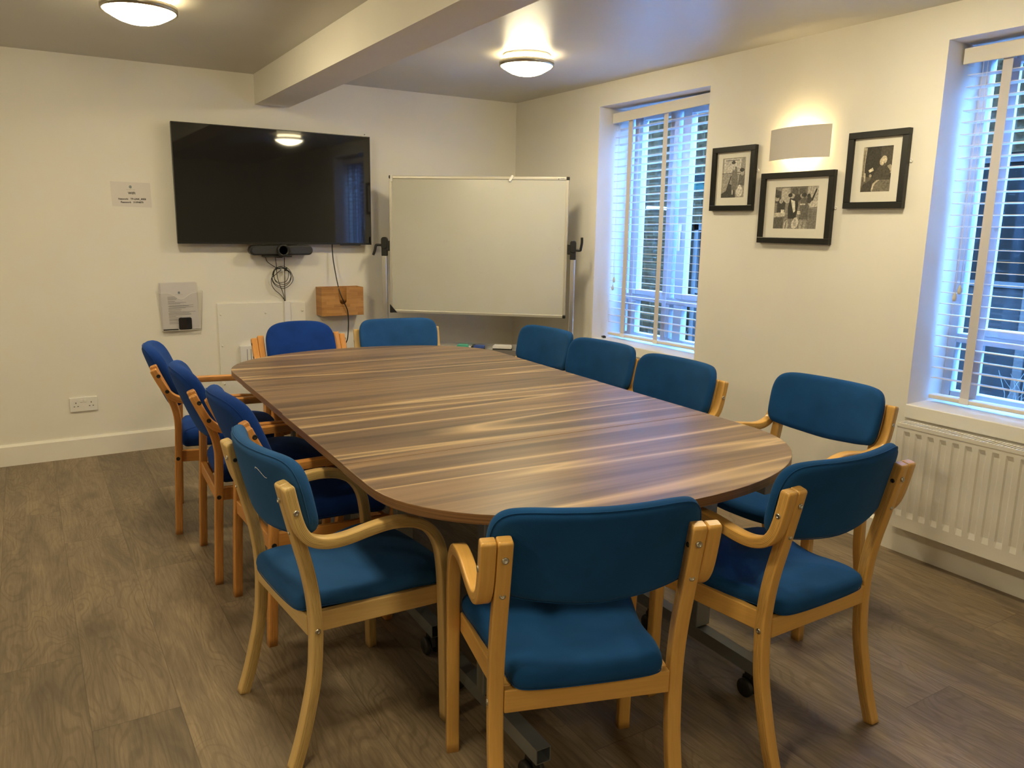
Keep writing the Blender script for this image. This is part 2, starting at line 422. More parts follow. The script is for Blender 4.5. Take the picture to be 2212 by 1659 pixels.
def blind(y0, y1, tilt_dz, cord_y, cord_z, tapes, label, sag=0.):
    b = empty('venetian_blind', (.145, (y0+y1)/2, 2.15), label=label, cat='blind', group='white venetian blinds')
    hw = (y1-y0)/2-.008; top = 2.15
    v = boxes('valance', [(-.045, -.037, -hw, hw, -.077, -.015), (-.037, .03, -hw, -hw+.006, -.077, -.015), (-.037, .03, hw-.006, hw, -.077, -.015)], 'valance_white', b, bevel=.003)
    hr = boxes('headrail', [(-.03, .03, -hw+.01, hw-.01, -.05, -.012)], 'blind_white', b)
    for o in (v, hr): o.rotation_euler = (-tilt_dz, 0, 0)
    bm = bmesh.new(); z = 2.032; zs_ = []
    while z > .742: zs_.append(z); z -= .0465
    for i, z in enumerate(zs_):
        sw = hw-.012; a = math.radians(3.0+random.uniform(-1, 1)); 
        dz = random.uniform(-.0008, .0008)
        M = Matrix.Translation((0, 0, z-top+dz)) @ Matrix.Rotation(a, 4, 'Y') @ Matrix.Rotation(-tilt_dz*(1-i/len(zs_))+random.uniform(-.0008, .0008), 4, 'X')
        box(bm, -.025, .025, -sw, sw, -.0014, .0014, 0, M)
    new_obj('slats', bm, 'blind_white', b)
    r = boxes('bottom_rail', [(-.028, .028, -hw+.012, hw-.012, -.009, .009)], 'valance_white', b, bevel=.005)
    r.location = (0, 0, .700-top); r.rotation_euler = (sag, 0, 0)
    for ty in tapes:
        ly = ty-(y0+y1)/2
        for x in (-.0285, .0285):
            tp = boxes('ladder_tape', [(x-.0004, x+.0004, ly-.019, ly+.019, .70-top+.005, -.07)], 'ladder_tape', b)
        boxes('tape_clip', [(-.0305, -.0275, ly-.02, ly+.02, .688-top, .712-top), (-.03, .03, ly-.02, ly+.02, .686-top, .689-top)], 'blind_white', b, bevel=.001)
    for (cy, cz) in zip(cord_y, cord_z):
        ly = cy-(y0+y1)/2
        c = obj_tube('pull_cord', [(-.036, ly, -.077), (-.037, ly-.002, (cz-top)*.5), (-.036, ly, cz-top+.02)], .0011, 'cord_white', b, 3, 5)
        bm = bmesh.new(); lathe(bm, [(.002, .022), (.004, .016), (.0085, .002), (.009, -.008), (.006, -.016), (.001, -.018)], (-.036, ly, cz-top), 14)
        new_obj('tassel', bm, 'tassel', c)
    return b
blind(*W1, .029, (-1.094, -1.084), (1.060, 1.008), (-1.190, -1.515, -1.880), 'white slatted blind in the farther window, between whiteboard and pictures', sag=-.008)
blind(*W2, .0, (-3.387, -3.370), (1.165, 1.134), (-3.460, -3.775, -4.09), 'white slatted blind in the nearer window above the radiator', sag=-.012)
bm = bmesh.new(); box(bm, -.018, .018, -.011, .011, 0, .012); box(bm, -.014, .0, -.007, .007, .012, .016)
clip = new_obj('cable_clip', bm, 'plastic_black', bevel=.003); clip.location = (.075, -1.05, .669); clip.rotation_euler = (0, 0, 1.2)
tag(clip, 'small dark clip lying on the sill of the farther window', 'clip')

# ------------------------------------------------------------------ outside
tag(boxes('ground', [(TW+.01, 9, -14, 9, -.35, -.25)], 'paving'), **S_)
nb = empty('neighbour_building', (2.6, -1.5, -.25), label='pale brick building across the yard, seen through the blinds', cat='building')
bm = bmesh.new()
OP = [(-1.30, .80, -.10, 1.45), (-4.1, -1.9, -.10, 1.95)]   # (y0,y1,z0,z1) world
yy = sorted({-14., 9., *[v for o_ in OP for v in o_[:2]]}); zz = sorted({-.25, 3.3, *[v for o_ in OP for v in o_[2:]]})
def inside(y, z): return any(o_[0] < y < o_[1] and o_[2] < z < o_[3] for o_ in OP)
for i in range(len(yy)-1):
    for k in range(len(zz)-1):
        if inside((yy[i]+yy[i+1])/2, (zz[k]+zz[k+1])/2): continue
        box(bm, 0, .3, yy[i]+1.5, yy[i+1]+1.5, zz[k]+.25, zz[k+1]+.25)
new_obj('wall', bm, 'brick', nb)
for (a, b_, c_, d_) in OP:
    l = [(.06, .12, a+1.5, a+1.56, c_+.25, d_+.25), (.06, .12, b_+1.44, b_+1.5, c_+.25, d_+.25), (.06, .12, a+1.5, b_+1.5, c_+.25, c_+.31), (.06, .12, a+1.5, b_+1.5, d_+.19, d_+.25)]
    n = 4
    for k in range(1, n): 
        yk = a+1.5+(b_-a)*k/n; l.append((.06, .11, yk-.03, yk+.03, c_+.31, d_+.19))
    l.append((.06, .11, a+1.56, b_+1.44, c_+.25+(d_-c_)*.55, c_+.29+(d_-c_)*.55))
    f = boxes('window', l, 'outside_frame', nb)
    boxes('pane', [(.09, .095, a+1.56, b_+1.44, c_+.31, d_+.19)], 'outdoor_dark', f)
    boxes('cladding', [(.075, .085, a+1.56, b_+1.44, c_+.31, c_+.25+(d_-c_)*.55)], 'clad_blue', f)
    boxes('room_behind', [(.29, .3, a+1.5, b_+1.5, c_+.25, d_+.25)], 'outdoor_dark', f)
ln = empty('wall_lantern', (2.6, .55, 1.86), label='dark box lantern on the brick wall outside the farther window', cat='lantern')
boxes('housing', [(-.16, 0, -.11, .11, -.02, .06)], 'outdoor_dark', ln, bevel=.01)
boxes('lamp_glass', [(-.14, -.02, -.09, .09, -.10, -.02)], 'outdoor_green', ln, bevel=.01)
bm = bmesh.new(); tube(bm, [(2.54, .98, -.25), (2.54, .98, 1.0), (2.54, .98, 1.5)], .022, 10); tube(bm, catmull([(2.54, .98, 1.5), (2.54, .99, 1.56), (2.54, 1.06, 1.60), (2.54, 1.4, 1.62)], 5), .016, 8)
tag(new_obj('drainpipe', bm, 'plastic_white'), 'pale bent pipe running down the brick wall outside the farther window', 'pipe')
for wy, lab in ((-1.5, 'pale dry plant stems outside the farther window'), (-3.75, 'pale dry plant stems outside the nearer window')):
    bm = bmesh.new()
    for k in range(26):
        x = .55+random.uniform(-.06, .06); y = wy+random.uniform(-.38, .38)
        tube(bm, [(x, y, .45), (x+random.uniform(-.02, .02), y+random.uniform(-.03, .03), .66+random.uniform(0, .03)), (x+random.uniform(-.05, .05), y+random.uniform(-.08, .08), .74+random.uniform(0, .06))], [.0025, .0018, .0008], 5)
    ob = new_obj('dry_plant', bm, 'stem_pale'); tag(ob, lab, 'plant')
    bx = boxes('planter', [(.44, .66, wy-.45, wy+.45, -.25, .47)], 'outdoor_dark', bevel=.01)
    tag(bx, 'dark planter outside below the %s window' % ('farther' if wy > -2 else 'nearer'), 'planter')

# ------------------------------------------------------------------ radiators
def radiator(y1, y0, label):
    r = empty('radiator', (0, (y0+y1)/2, 0), label=label, cat='radiator')
    hw = abs(y1-y0)/2; xf = -.10; zb, zt = .142, .600
    # front panel with pressed vertical channels
    bm = bmesh.new(); pitch = .0522; prof = []
    n = int(2*hw/pitch); y = -hw
    ysg = [-hw]; m0 = (2*hw-n*pitch)/2
    pts = [(-hw, 0)]
    for k in range(n):
        c = -hw+m0+(k+.5)*pitch
        pts += [(c-.016, 0), (c-.010, .0065), (c+.010, .0065), (c+.016, 0)]
    pts += [(hw, 0)]
    rows = [(zb, 0), (zb+.055, 0), (zb+.080, 1), (zt-.050, 1), (zt-.030, 0), (zt-.008, 0)]
    grid = [[bm.verts.new((xf+d*f, yv, z)) for (yv, d) in pts] for (z, f) in rows]
    for A, B in zip(grid, grid[1:]):
        for k in range(len(pts)-1): bm.faces.new((A[k], A[k+1], B[k+1], B[k]))
    new_obj('front_panel', bm, 'radiator_white', r)
    boxes('back_panel', [(-.04, -.032, -hw, hw, zb, zt-.01)], 'radiator_white', r)
    boxes('side_panel', [(xf-.001, -.03, -hw-.002, -hw, zb+.02, zt), ], 'radiator_white', r, bevel=.002)
    boxes('side_panel', [(xf-.001, -.03, hw, hw+.002, zb+.02, zt), ], 'radiator_white', r, bevel=.002)
    l = [(xf-.002, xf+.006, -hw, hw, zt-.014, zt+.002), (-.036, -.030, -hw, hw, zt-.014, zt+.002)]
    ng = int(2*hw/.0135)
    for k in range(ng+1):
        yv = -hw+2*hw*k/ng
        l.append((xf+.006, -.036, yv-.0028, yv+.0028, zt-.006, zt+.001))
    boxes('top_grille', l, 'radiator_white', r)
    boxes('fins', [(xf+.02, -.045, -hw+.01, hw-.01, zb+.02, zt-.03)], 'grille_dark', r)
    for s in (-1, 1):
        boxes('bracket', [(-.032, -.002, s*(hw-.12)-.015, s*(hw-.12)+.015, zb+.05, zt-.05)], 'radiator_white', r)
    return r
radiator(-4.50, -3.312, 'white ribbed panel radiator under the nearer window')
radiator(-2.02, -1.04, 'white radiator under the farther window, mostly hidden behind chairs')

# ------------------------------------------------------------------ conference table: four sections
TROT = -math.radians(1.4)
TC = Vector((-1.796, -2.488, 0)); TH = .73; TT = .026; HWT = .696
def superq(a, b, n=2.15, N=18):
    return [(a*math.cos(t_)**(2/n), b*math.sin(t_)**(2/n)) for t_ in [PI/2*k/N for k in range(N+1)]]
def table_section(yc, dend, label, shift=0.):
    """section spans yc-.345..yc+.345 in table frame; dend: +1 rounded far end, -1 rounded near end, 0 rectangle"""
    M = Matrix.Rotation(TROT, 4, 'Z')
    loc = TC + M @ Vector((shift, yc, 0))
    tb = empty('conference_table', loc, TROT+(PI if dend < 0 else 0), label=label, cat='table', group='sections of the big meeting table')
    hd = .3435
    if dend:
        st = -hd+.20; q = superq(HWT, 2*hd-.20)
        poly = [(HWT, -hd)]+[(x, st+y) for x, y in q]+[(-x, st+y) for x, y in q[::-1][1:]]+[(-HWT, -hd)]
    else: poly = [(HWT, -hd), (HWT, hd), (-HWT, hd), (-HWT, -hd)]
    bm = bmesh.new(); n = len(poly)
    prism(bm, poly, TH-TT, TH, 'z')
    for f in bm.faces: f.material_index = 0 if abs(f.normal.z) > .5 or len(f.verts) > 4 else 1
    bm.normal_update()
    for f in bm.faces: f.material_index = 0 if abs(f.normal.z) > .5 else 1
    new_obj('tabletop', bm, ['walnut_top', 'walnut_edge'], tb, bevel=.0015)
    for s in (-1, 1):
        x = s*(.405 if dend < 0 and s > 0 else .378)
        leg = boxes('leg', [(x-.03, x+.03, -.02, .02, .129, TH-TT-.045)], 'metal_frame', tb, bevel=.003)
        ft = empty_mesh_tube = None
        bm = bmesh.new()
        # open-ended square tube foot bar
        o_, i_ = .021, .0185; L = .285
        for (xa, xb, za, zb_) in ((-o_, o_, i_, o_), (-o_, o_, -o_, -i_), (-o_, -i_, -i_, i_), (i_, o_, -i_, i_)):
            box(bm, x+xa, x+xb, -L, L, .105+za, .105+zb_)
        new_obj('foot_bar', bm, 'metal_frame', tb)
        boxes('top_bracket', [(x-.035, x+.035, -.26, .26, TH-TT-.046, TH-TT-.001)], 'metal_frame', tb, bevel=.002)
        for e in (-1, 1):
            yc_ = e*(L-.055)
            bm = bmesh.new()
            box(bm, x-.012, x+.012, yc_-.012, yc_+.012, .058, .085)
            prism(bm, [(yc_-.028, .030), (yc_-.022, .062), (yc_, .070), (yc_+.022, .062), (yc_+.028, .030)], x-.008, x+.008, 'x')
            cs = new_obj('castor', bm, 'plastic_black', tb, bevel=.003)
            bm = bmesh.new()
            for w_ in (-.017, .017):
                lathe(bm, [(.006, -.008), (.026, -.008), (.029, -.004), (.029, .004), (.026, .008), (.006, .008)], (x+w_, yc_, .029), 24, axis='x')
            new_obj('wheel', bm, 'rubber_black', cs)
    boxes('crossbeam', [(-.378, .378, -.02, .02, TH-TT-.10, TH-TT-.05)], 'metal_frame', tb, bevel=.002)
    return tb
table_section(1.0335, 1, 'round-ended walnut table section nearest the television wall', .004)
table_section(.3445, 0, 'rectangular walnut table section second from the television wall', .002)
table_section(-.3445, 0, 'rectangular walnut table section second from the near rounded end', -.002)
table_section(-1.0335, -1, 'round-ended walnut table section nearest the viewer', -.004)

# ------------------------------------------------------------------ chairs
def ribbon(name, path, x0, x1, th, wide, edge, parent, endround=0., n=5, span=None):
    """laminated strip: path in (y,z), spans x0..x1, thickness th; rounded corners; ply stripes on the sides"""
    P = [Vector((0, p[0], p[1])) for p in path]
    P = catmull(P, n)
    i0, i1 = (0, len(P)-1) if span is None else (span[0]*n, min(span[1]*n, len(P)-1))
    c = .004; hw = (x1-x0)/2; ht = th/2; xm = (x0+x1)/2
    sec = [(-hw, -ht+c), (-hw, ht-c), (-hw+c*.3, ht-c*.3), (-hw+c, ht), (hw-c, ht), (hw-c*.3, ht-c*.3), (hw, ht-c), (hw, -ht+c), (hw-c*.3, -ht+c*.3), (hw-c, -ht), (-hw+c, -ht), (-hw+c*.3, -ht+c*.3)]
    side = {0, 6}
    bm = bmesh.new(); uvl = bm.loops.layers.uv.new('UVMap'); rings = []; S = [0.]
    for a, b_ in zip(P, P[1:]): S.append(S[-1]+(b_-a).length)
    extra = []
    for i, p in enumerate(P):
        d = (P[min(i+1, len(P)-1)]-P[max(i-1, 0)]).normalized(); nrm = Vector((0, d.z, -d.y))
        if i0 <= i <= i1: rings.append((p, d, nrm, 1., S[i]))
    if endround:   # round the top end (path start)
        p, d, nrm, _, s = rings[0]
        rings = [(p-d*endround*k, d, nrm, f, s-endround*k) for k, f in ((1., .66), (.75, .86), (.35, .97))]+rings
    R = []
    for (p, d, nrm, f, s) in rings:
        R.append([(bm.verts.new(Vector((xm+a*(.5+.5*f if f < 1 else 1), 0, 0))+p+nrm*(b_*f)), a, b_, s) for a, b_ in sec])
    m = len(sec)
    for A, B in zip(R, R[1:]):
        for k in range(m):
            q = (A[k], A[(k+1) % m], B[(k+1) % m], B[k])
            f = bm.faces.new([v[0] for v in q]); f.material_index = 1 if k in side else 0; f.smooth = k not in side or True
            for lp, v in zip(f.loops, q):
                lp[uvl].uv = (v[3], v[2] if k in side else v[1]) 
    for Rr in ([] if span and span[0] > 0 else [R[0]])+([] if span and span[0] == 0 else [R[-1]]):
        f = bm.faces.new([v[0] for v in Rr]); f.material_index = 1
        for lp, v in zip(f.loops, Rr): lp[uvl].uv = (v[1]*.3, v[2])
    return new_obj(name, bm, [wide, edge], parent, smooth=False)
def plank(name, boxes_, mat, parent, along='x', bevel=.003):
    bm = bmesh.new(); uvl = bm.loops.layers.uv.new('UVMap')
    for b_ in boxes_: box(bm, *b_)
    ai = 'xyz'.index(along)
    for f in bm.faces:
        for lp in f.loops:
            co = lp.vert.co; oth = [co[i] for i in range(3) if i != ai]
            lp[uvl].uv = (co[ai]+.3, oth[0]+oth[1])
    return new_obj(name, bm, mat, parent, bevel=bevel)
def cushion(name, outline, fn, th, mat, parent, er=.018, dome=.008, piping=True):
    """outline 2D loop; fn(u,v,w)->xyz with w = offset through the thickness"""
    cx = sum(p[0] for p in outline)/len(outline); cy = sum(p[1] for p in outline)/len(outline)
    N = len(outline); bm = bmesh.new()
    nrm = []
    for i in range(N):
        a = Vector(outline[i-1]); b_ = Vector(outline[(i+1) % N]); d = b_-a; nrm.append(Vector((d.y, -d.x)).normalized())
    if sum((Vector(outline[i])-Vector((cx, cy))).dot(nrm[i]) for i in range(N)) < 0: nrm = [-v for v in nrm]
    def ring(inset, w, frac=None):
        out = []
        for i, p in enumerate(outline):
            if frac is None: q = Vector(p)-nrm[i]*inset
            else:
                q0 = Vector(p)-nrm[i]*er; q = Vector((cx, cy))+(q0-Vector((cx, cy)))*frac
            out.append(bm.verts.new(fn(q.x, q.y, w)))
        return out
    h = th/2; rings = []
    for fr in (.08, .3, .5, .68, .84, .94): rings.append(ring(0, h+dome*(1-fr**2.2), fr))
    for k in range(0, 9):
        a = PI/2-PI*k/8; ww = h*math.sin(a); ins = er*(1-math.cos(a))
        rings.append(ring(ins, ww))
    for fr in (.94, .84, .68, .5, .3, .08): rings.append(ring(0, -h-dome*.5*(1-fr**2.2), fr))
    for A, B in zip(rings, rings[1:]):
        for k in range(N): bm.faces.new((A[k], A[(k+1) % N], B[(k+1) % N], B[k]))
    bm.faces.new(rings[0][::-1]); bm.faces.new(rings[-1])
    o = new_obj(name, bm, mat, parent, smooth=True)
    if piping:
        for w in (-h*.62,):
            bm = bmesh.new(); tube(bm, [fn(*(Vector(p)-nrm[i]*(er*.13)), w) for i, p in enumerate(outline)], .0013, 5, closed=True)
            new_obj('piping', bm, mat, o)
    return o
def smooth_loop(pts, n=6):
    P = [Vector(p) for p in pts]; m = len(P); out = []
    for i in range(m):
        p0, p1, p2, p3 = P[i-1], P[i], P[(i+1) % m], P[(i+2) % m]
        for k in range(n):
            t_ = k/n; out.append(tuple(.5*((2*p1)+(-p0+p2)*t_+(2*p0-5*p1+4*p2-p3)*t_*t_+(-p0+3*p1-3*p2+p3)*t_**3)))
    return out
def screw(parent, p, d, mat, r=.0075, h=.003, name='screw'):
    bm = bmesh.new(); lathe(bm, [(r, 0), (r, h*.35), (r*.8, h*.85), (r*.45, h), (r*.4, h*.55), (.0001, h*.5)], seg=14)
    o = new_obj(name, bm, mat, parent); o.location = p; o.rotation_euler = Vector(d).to_track_quat('Z', 'Y').to_euler(); return o

def slanted_rail(parent, poly, z0, z1, mat):
    bm = bmesh.new(); uvl = bm.loops.layers.uv.new('UVMap'); prism(bm, poly, z0, z1, 'z')
    for f in bm.faces:
        for lp in f.loops: lp[uvl].uv = (lp.vert.co.y, lp.vert.co.z+abs(lp.vert.co.x)*.5)
    return new_obj('seat_rail', bm, mat, parent, bevel=.003)
def chair_a(kindname, wide, edge, fab):
    """curved-leg armchair: pale laminated frame"""
    c = empty('armchair')
    xi, w = .195, .0335; th = .031
    for s in (-1, 1):
        a0, a1 = s*xi, s*(xi+w); b0, b1 = s*(xi+w+.0012), s*(xi+2*w+.0012)
        a0, a1 = min(a0, a1), max(a0, a1); b0, b1 = min(b0, b1), max(b0, b1)
        ribbon('leg', [(-.0525, .777), (-.038, .710), (-.0165, .617), (.001, .542), (.013, .467), (.018, .392), (.016, .318), (.009, .24), (-.010, .15), (-.031, .07), (-.054, 0)], a0, a1, th, wide, edge, c, .008)
        ap = [(-.0525, .777), (-.044, .735), (-.034, .693), (-.022, .662), (-.002, .638), (.030, .624), (.066, .6195), (.105, .622), (.150, .629), (.200, .6345), (.245, .633), (.285, .624), (.320, .605), (.346, .577), (.363, .543), (.372, .500), (.3775, .44), (.381, .34), (.384, .20), (.387, .0)]
        ribbon('armrest', ap, b0, b1, .029, wide, edge, c, .008, span=(0, 15))
        ribbon('leg', ap, b0, b1, .029, wide, edge, c, span=(15, 99))
        # side rail
        slanted_rail(c, [(s*.174, .022), (s*.1945, .022), (s*.2285, .372), (s*.208, .372)], .356, .411, wide)
        screw(c, (s*(xi+w/2), -.0625, .741), (0, -1, .22), 'steel_screw'); screw(c, (s*(xi+w/2), -.0395, .654), (0, -1, .22), 'steel_screw')
        screw(c, (s*(xi+2*w+.001), -.039, .718), (s, 0, 0), 'steel_screw'); screw(c, (s*(xi+w), .018, .377), (s, 0, 0), 'steel_screw')
        screw(c, (s*(xi), -.045, .735), (-s, 0, 0), 'plug_black', .006)
    plank('seat_rail', [(-.1945, .1945, .002, .022, .354, .409)], wide, c)
    plank('seat_rail', [(-.209, .209, .350, .371, .358, .405)], wide, c)
    # backrest
    out = [(.0, .842), (.09, .8425), (.165, .842), (.206, .834), (.229, .812), (.2385, .775), (.2385, .72), (.234, .67), (.218, .643), (.19, .6335), (.12, .622), (0, .613)]
    full = out+[(-x, z) for x, z in out[::-1][1:-1]]
    loop = smooth_loop(full, 4)
    def fn(x, z, wv):
        yb = -.026-(z-.70)*.226 - .052*(1-(x/.24)**2) + .040
        return Vector((x, yb+wv*.975, z+wv*.22))
    cushion('backrest', loop, fn, .040, fab, c, er=.020, dome=.006)
    so = [(0, -.022), (.10, -.020), (.158, -.012), (.178, .012), (.188, .07), (.193, .14), (.200, .20), (.212, .27), (.223, .33), (.224, .375), (.206, .415), (.14, .447), (.07, .457), (0, .459)]
    sl = smooth_loop(so+[(-x, y) for x, y in so[::-1][1:-1]], 4)
    def fs(x, y, wv):
        z = .436+wv
        z -= .030*max(0, (y-.30)/.16)**2 + .006*max(0, (.05-y)/.07)
        z -= .010*math.exp(-((y-.19)/.085)**2)
        z -= .008*math.exp(-((y-.17)/.10)**2)*(1-(x/.25)**2)*(1 if wv > 0 else 0)
        return Vector((x, y, z))
    cushion('seat', sl, fs, .050, fab, c, er=.021, dome=.012)
    boxes('seat_base', [(-.165, .165, .03, .34, .400, .412)], 'felt_black', c)
    return c
def chair_b(wide, edge, fab):
    """straight-leg armchair: orange laminated frame"""
    c = empty('armchair')
    xi, w = .198, .033; th = .030
    for s in (-1, 1):
        a0, a1 = sorted((s*xi, s*(xi+w))); b0, b1 = sorted((s*(xi+w+.0012), s*(xi+2*w+.0012)))
        ribbon('leg', [(-.020, .776), (-.004, .735), (.018, .685), (.040, .635), (.055, .590), (.0625, .545), (.0635, .50), (.060, .43), (.056, .36), (.048, .228), (.037, 0)], a0, a1, th, wide, edge, c, .006)
        ap = [(-.018, .764), (-.004, .732), (.014, .695), (.032, .664), (.055, .642), (.085, .630), (.125, .6255), (.20, .6255), (.30, .6245), (.37, .622), (.415, .613), (.450, .595), (.474, .567), (.485, .53), (.487, .49), (.483, .42), (.472, .30), (.457, .15), (.443, 0)]
        ribbon('armrest', ap, b0, b1, .029, wide, edge, c, .006, span=(0, 14))
        ribbon('leg', ap, b0, b1, .029, wide, edge, c, span=(14, 99))
        slanted_rail(c, [(s*.176, .068), (s*.1975, .068), (s*.231, .470), (s*.211, .470)], .332, .384, wide)
        for p in ((.0, .742), (.030, .672)): screw(c, (s*(xi+2*w+.001), *p), (s, 0, 0), 'plug_black', .0085, .0015)
        screw(c, (s*(xi+w), .054, .357), (s, 0, 0), 'plug_black', .0085, .0015)
    plank('seat_rail', [(-.1975, .1975, .046, .068, .332, .384)], wide, c)
    plank('seat_rail', [(-.212, .212, .448, .469, .334, .380)], wide, c)
    out = [(.0, .853), (.07, .851), (.128, .842), (.168, .820), (.189, .782), (.1945, .73), (.194, .67), (.188, .62), (.165, .590), (.12, .576), (.06, .570), (0, .568)]
    loop = smooth_loop(out+[(-x, z) for x, z in out[::-1][1:-1]], 4)
    def fn(x, z, wv):
        yb = .042-(z-.71)*.38 - .043*(1-(x/.2)**2)
        return Vector((x, yb+wv*.94, z+wv*.34))
    cushion('backrest', loop, fn, .056, fab, c, er=.027, dome=.009)
    so = [(0, .062), (.12, .064), (.165, .072), (.180, .10), (.184, .20), (.190, .30), (.197, .38), (.196, .435), (.180, .475), (.13, .50), (.06, .508), (0, .509)]
    sl = smooth_loop(so+[(-x, y) for x, y in so[::-1][1:-1]], 4)
    def fs(x, y, wv):
        z = .428+wv; z -= .026*max(0, (y-.34)/.17)**2; return Vector((x, y, z))
    cushion('seat', sl, fs, .078, fab, c, er=.030, dome=.014)
    return c
PROTO = {'pale': chair_a('pale', 'birch_pale', 'birch_pale_ply', 'fabric_teal_faded'),
         'honey': chair_a('honey', 'birch_honey', 'birch_honey_ply', 'fabric_teal'),
         'orange': chair_b('beech_orange', 'beech_orange_ply', 'fabric_royal')}
used = set()
G1 = 'teal armchairs with curved pale wood frames around the table'; G2 = 'royal blue armchairs with orange wood frames around the table'
CH = [('honey', -2.242, -3.976, -.316, 'teal armchair at the near end of the table with its back to the viewer', G1),
      ('pale', -2.711, -3.180, -1.498, 'faded teal pale-wood armchair nearest the viewer on the left long side, thread on its back', G1),
      ('honey', -1.461, -3.987, .011, 'teal armchair at the near right table end, back to the viewer, beside the radiator', G1),
      ('honey', -.665, -3.350, 1.607, 'teal armchair facing left, in front of the plain wall beside the radiator', G1),
      ('honey', -.857, -2.722, 1.572, 'dark teal armchair on the window side, just right of the farther window', G1),
      ('honey', -.825, -2.158, 1.641, 'dark teal armchair on the window side, directly below the farther window', G1),
      ('honey', -.783, -1.596, 1.622, 'dark teal armchair on the window side nearest the whiteboard', G1),
      ('pale', -1.344, -.873, 2.990, 'blue teal pale-wood armchair at the far end, between bamboo box and whiteboard', G1),
      ('orange', -2.735, -1.336, -1.741, 'royal blue orange-wood armchair on the left side closest to the television wall', G2),
      ('orange', -2.713, -1.953, -1.621, 'royal blue orange-wood armchair, middle one of the three on the left side', G2),
      ('orange', -2.676, -2.528, -1.534, 'royal blue orange-wood armchair on the left, directly behind the faded teal one', G2),
      ('orange', -1.937, -.842, 3.121, 'royal blue orange-wood armchair at the far end below the conference camera', G2)]
for k, x, y, a, lab, grp in CH:
    o = PROTO[k] if k not in used else copy_tree(PROTO[k])
    used.add(k); o.location = (x, y, 0); o.rotation_euler = (0, 0, a); tag(o, lab, 'chair', grp)

def local_on(o, p):   # chair-local point -> world
    return Matrix.Translation(o.location) @ o.rotation_euler.to_matrix().to_4x4() @ Vector(p)
# white thread stuck on the back of the faded chair
o = PROTO['pale']
def bk(x, z): return (x, -.026-(z-.70)*.226-.052*(1-(x/.24)**2)+.040-.0268, z)
th_ = obj_tube('thread', [local_on(o, bk(.090, .790)), local_on(o, bk(.093, .796)), local_on(o, bk(-.0, .790)), local_on(o, bk(.07, .775)), local_on(o, bk(.085, .77))][0:2]+[local_on(o, bk(.105, .793)), local_on(o, bk(.128, .778)), local_on(o, bk(.138, .777))], .0005, 'paper', None, 5, 5)
tag(th_, 'short white thread clinging to the back of the faded teal chair', 'thread')

# ------------------------------------------------------------------ television and things on the back wall
tv = empty('television', (-1.8105, -.08, 1.617), label='large black flat television mounted on the back wall', cat='television'); tv.rotation_euler = (0, .004, 0)
hwx, hhz = .6165, .3535
boxes('housing', [(-hwx, hwx, .006, .030, -hhz, hhz), (-.35, .35, .030, .050, -.25, .12)], 'bezel_black', tv, bevel=.003)
boxes('bezel', [(-hwx, hwx, -.001, .006, -hhz, -hhz+.012), (-hwx, hwx, -.001, .006, hhz-.004, hhz), (-hwx, -hwx+.004, -.001, .006, -hhz, hhz), (hwx-.004, hwx, -.001, .006, -hhz, hhz)], 'bezel_black', tv)
boxes('screen', [(-hwx+.004, hwx-.004, 0, .006, -hhz+.012, hhz-.004)], 'screen_black', tv)
boxes('wall_bracket', [(-.2, .2, .050, .0785, -.12, .06)], 'metal_frame', tv)
boxes('sensor', [(.40, .54, .002, .02, -hhz-.006, -hhz)], 'bezel_black', tv)

vb = empty('conference_camera', (-1.812, -.09, 1.226), label='dark grey video conferencing bar with round lens under the television', cat='camera')
bm = bmesh.new(); prism(bm, rrect(.405, .062, .0305, 8), -.012, .045, 'y'); new_obj('body', bm, 'plastic_black', vb, bevel=.006, segs=3)
bm = bmesh.new(); prism(bm, rrect(.385, .046, .0225, 8, .003), -.0165, -.010, 'y'); new_obj('speaker_cloth', bm, 'fabric_grey', vb, bevel=.002)
bm = bmesh.new(); lathe(bm, [(.0405, .0), (.0405, -.030), (.036, -.038), (.028, -.038), (.026, -.030)], (.005, 0, 0), 32, axis='y'); new_obj('lens_housing', bm, 'plastic_black', vb)
bm = bmesh.new(); lathe(bm, [(.026, -.030), (.017, -.024), (.013, -.026), (.007, -.029), (.0001, -.030)], (.005, 0, 0), 24, axis='y'); new_obj('lens', bm, 'lens_glass', vb)
boxes('stand', [(-.115, .065, -.01, .05, -.044, -.033), (-.03, .04, .0, .04, -.034, -.028), (-.02, .02, .045, .09, -.05, -.02)], 'plastic_black', vb, bevel=.003)

# cables below the conference camera
cabs = empty('camera_cables', (-1.80, -.03, 1.06), label='coiled black cables hanging from the conference camera into the trunking', cat='cable')
L_ = lambda pts: [(x+1.80, y+.03, z-1.06) for x, y, z in pts]
obj_tube('cable', L_([(-1.905, -.05, 1.182), (-1.89, -.04, 1.15), (-1.84, -.035, 1.115), (-1.805, -.035, 1.10), (-1.815, -.035, 1.09), (-1.84, -.035, 1.07), (-1.868, -.035, 1.045), (-1.866, -.03, 1.00), (-1.845, -.03, .965), (-1.81, -.02, .935), (-1.785, -.014, .90), (-1.779, -.012, .87)]), .0022, 'cable_black', cabs)
obj_tube('cable', L_([(-1.843, -.05, 1.185), (-1.835, -.04, 1.13), (-1.83, -.03, 1.06), (-1.815, -.03, 1.0), (-1.795, -.02, .95), (-1.785, -.012, .90), (-1.785, -.012, .87)]), .0022, 'cable_black', cabs)
obj_tube('cable', L_([(-1.783, -.05, 1.185), (-1.783, -.04, 1.12), (-1.781, -.03, 1.05), (-1.783, -.025, .98), (-1.781, -.015, .92), (-1.776, -.012, .87)]), .0024, 'cable_black', cabs)
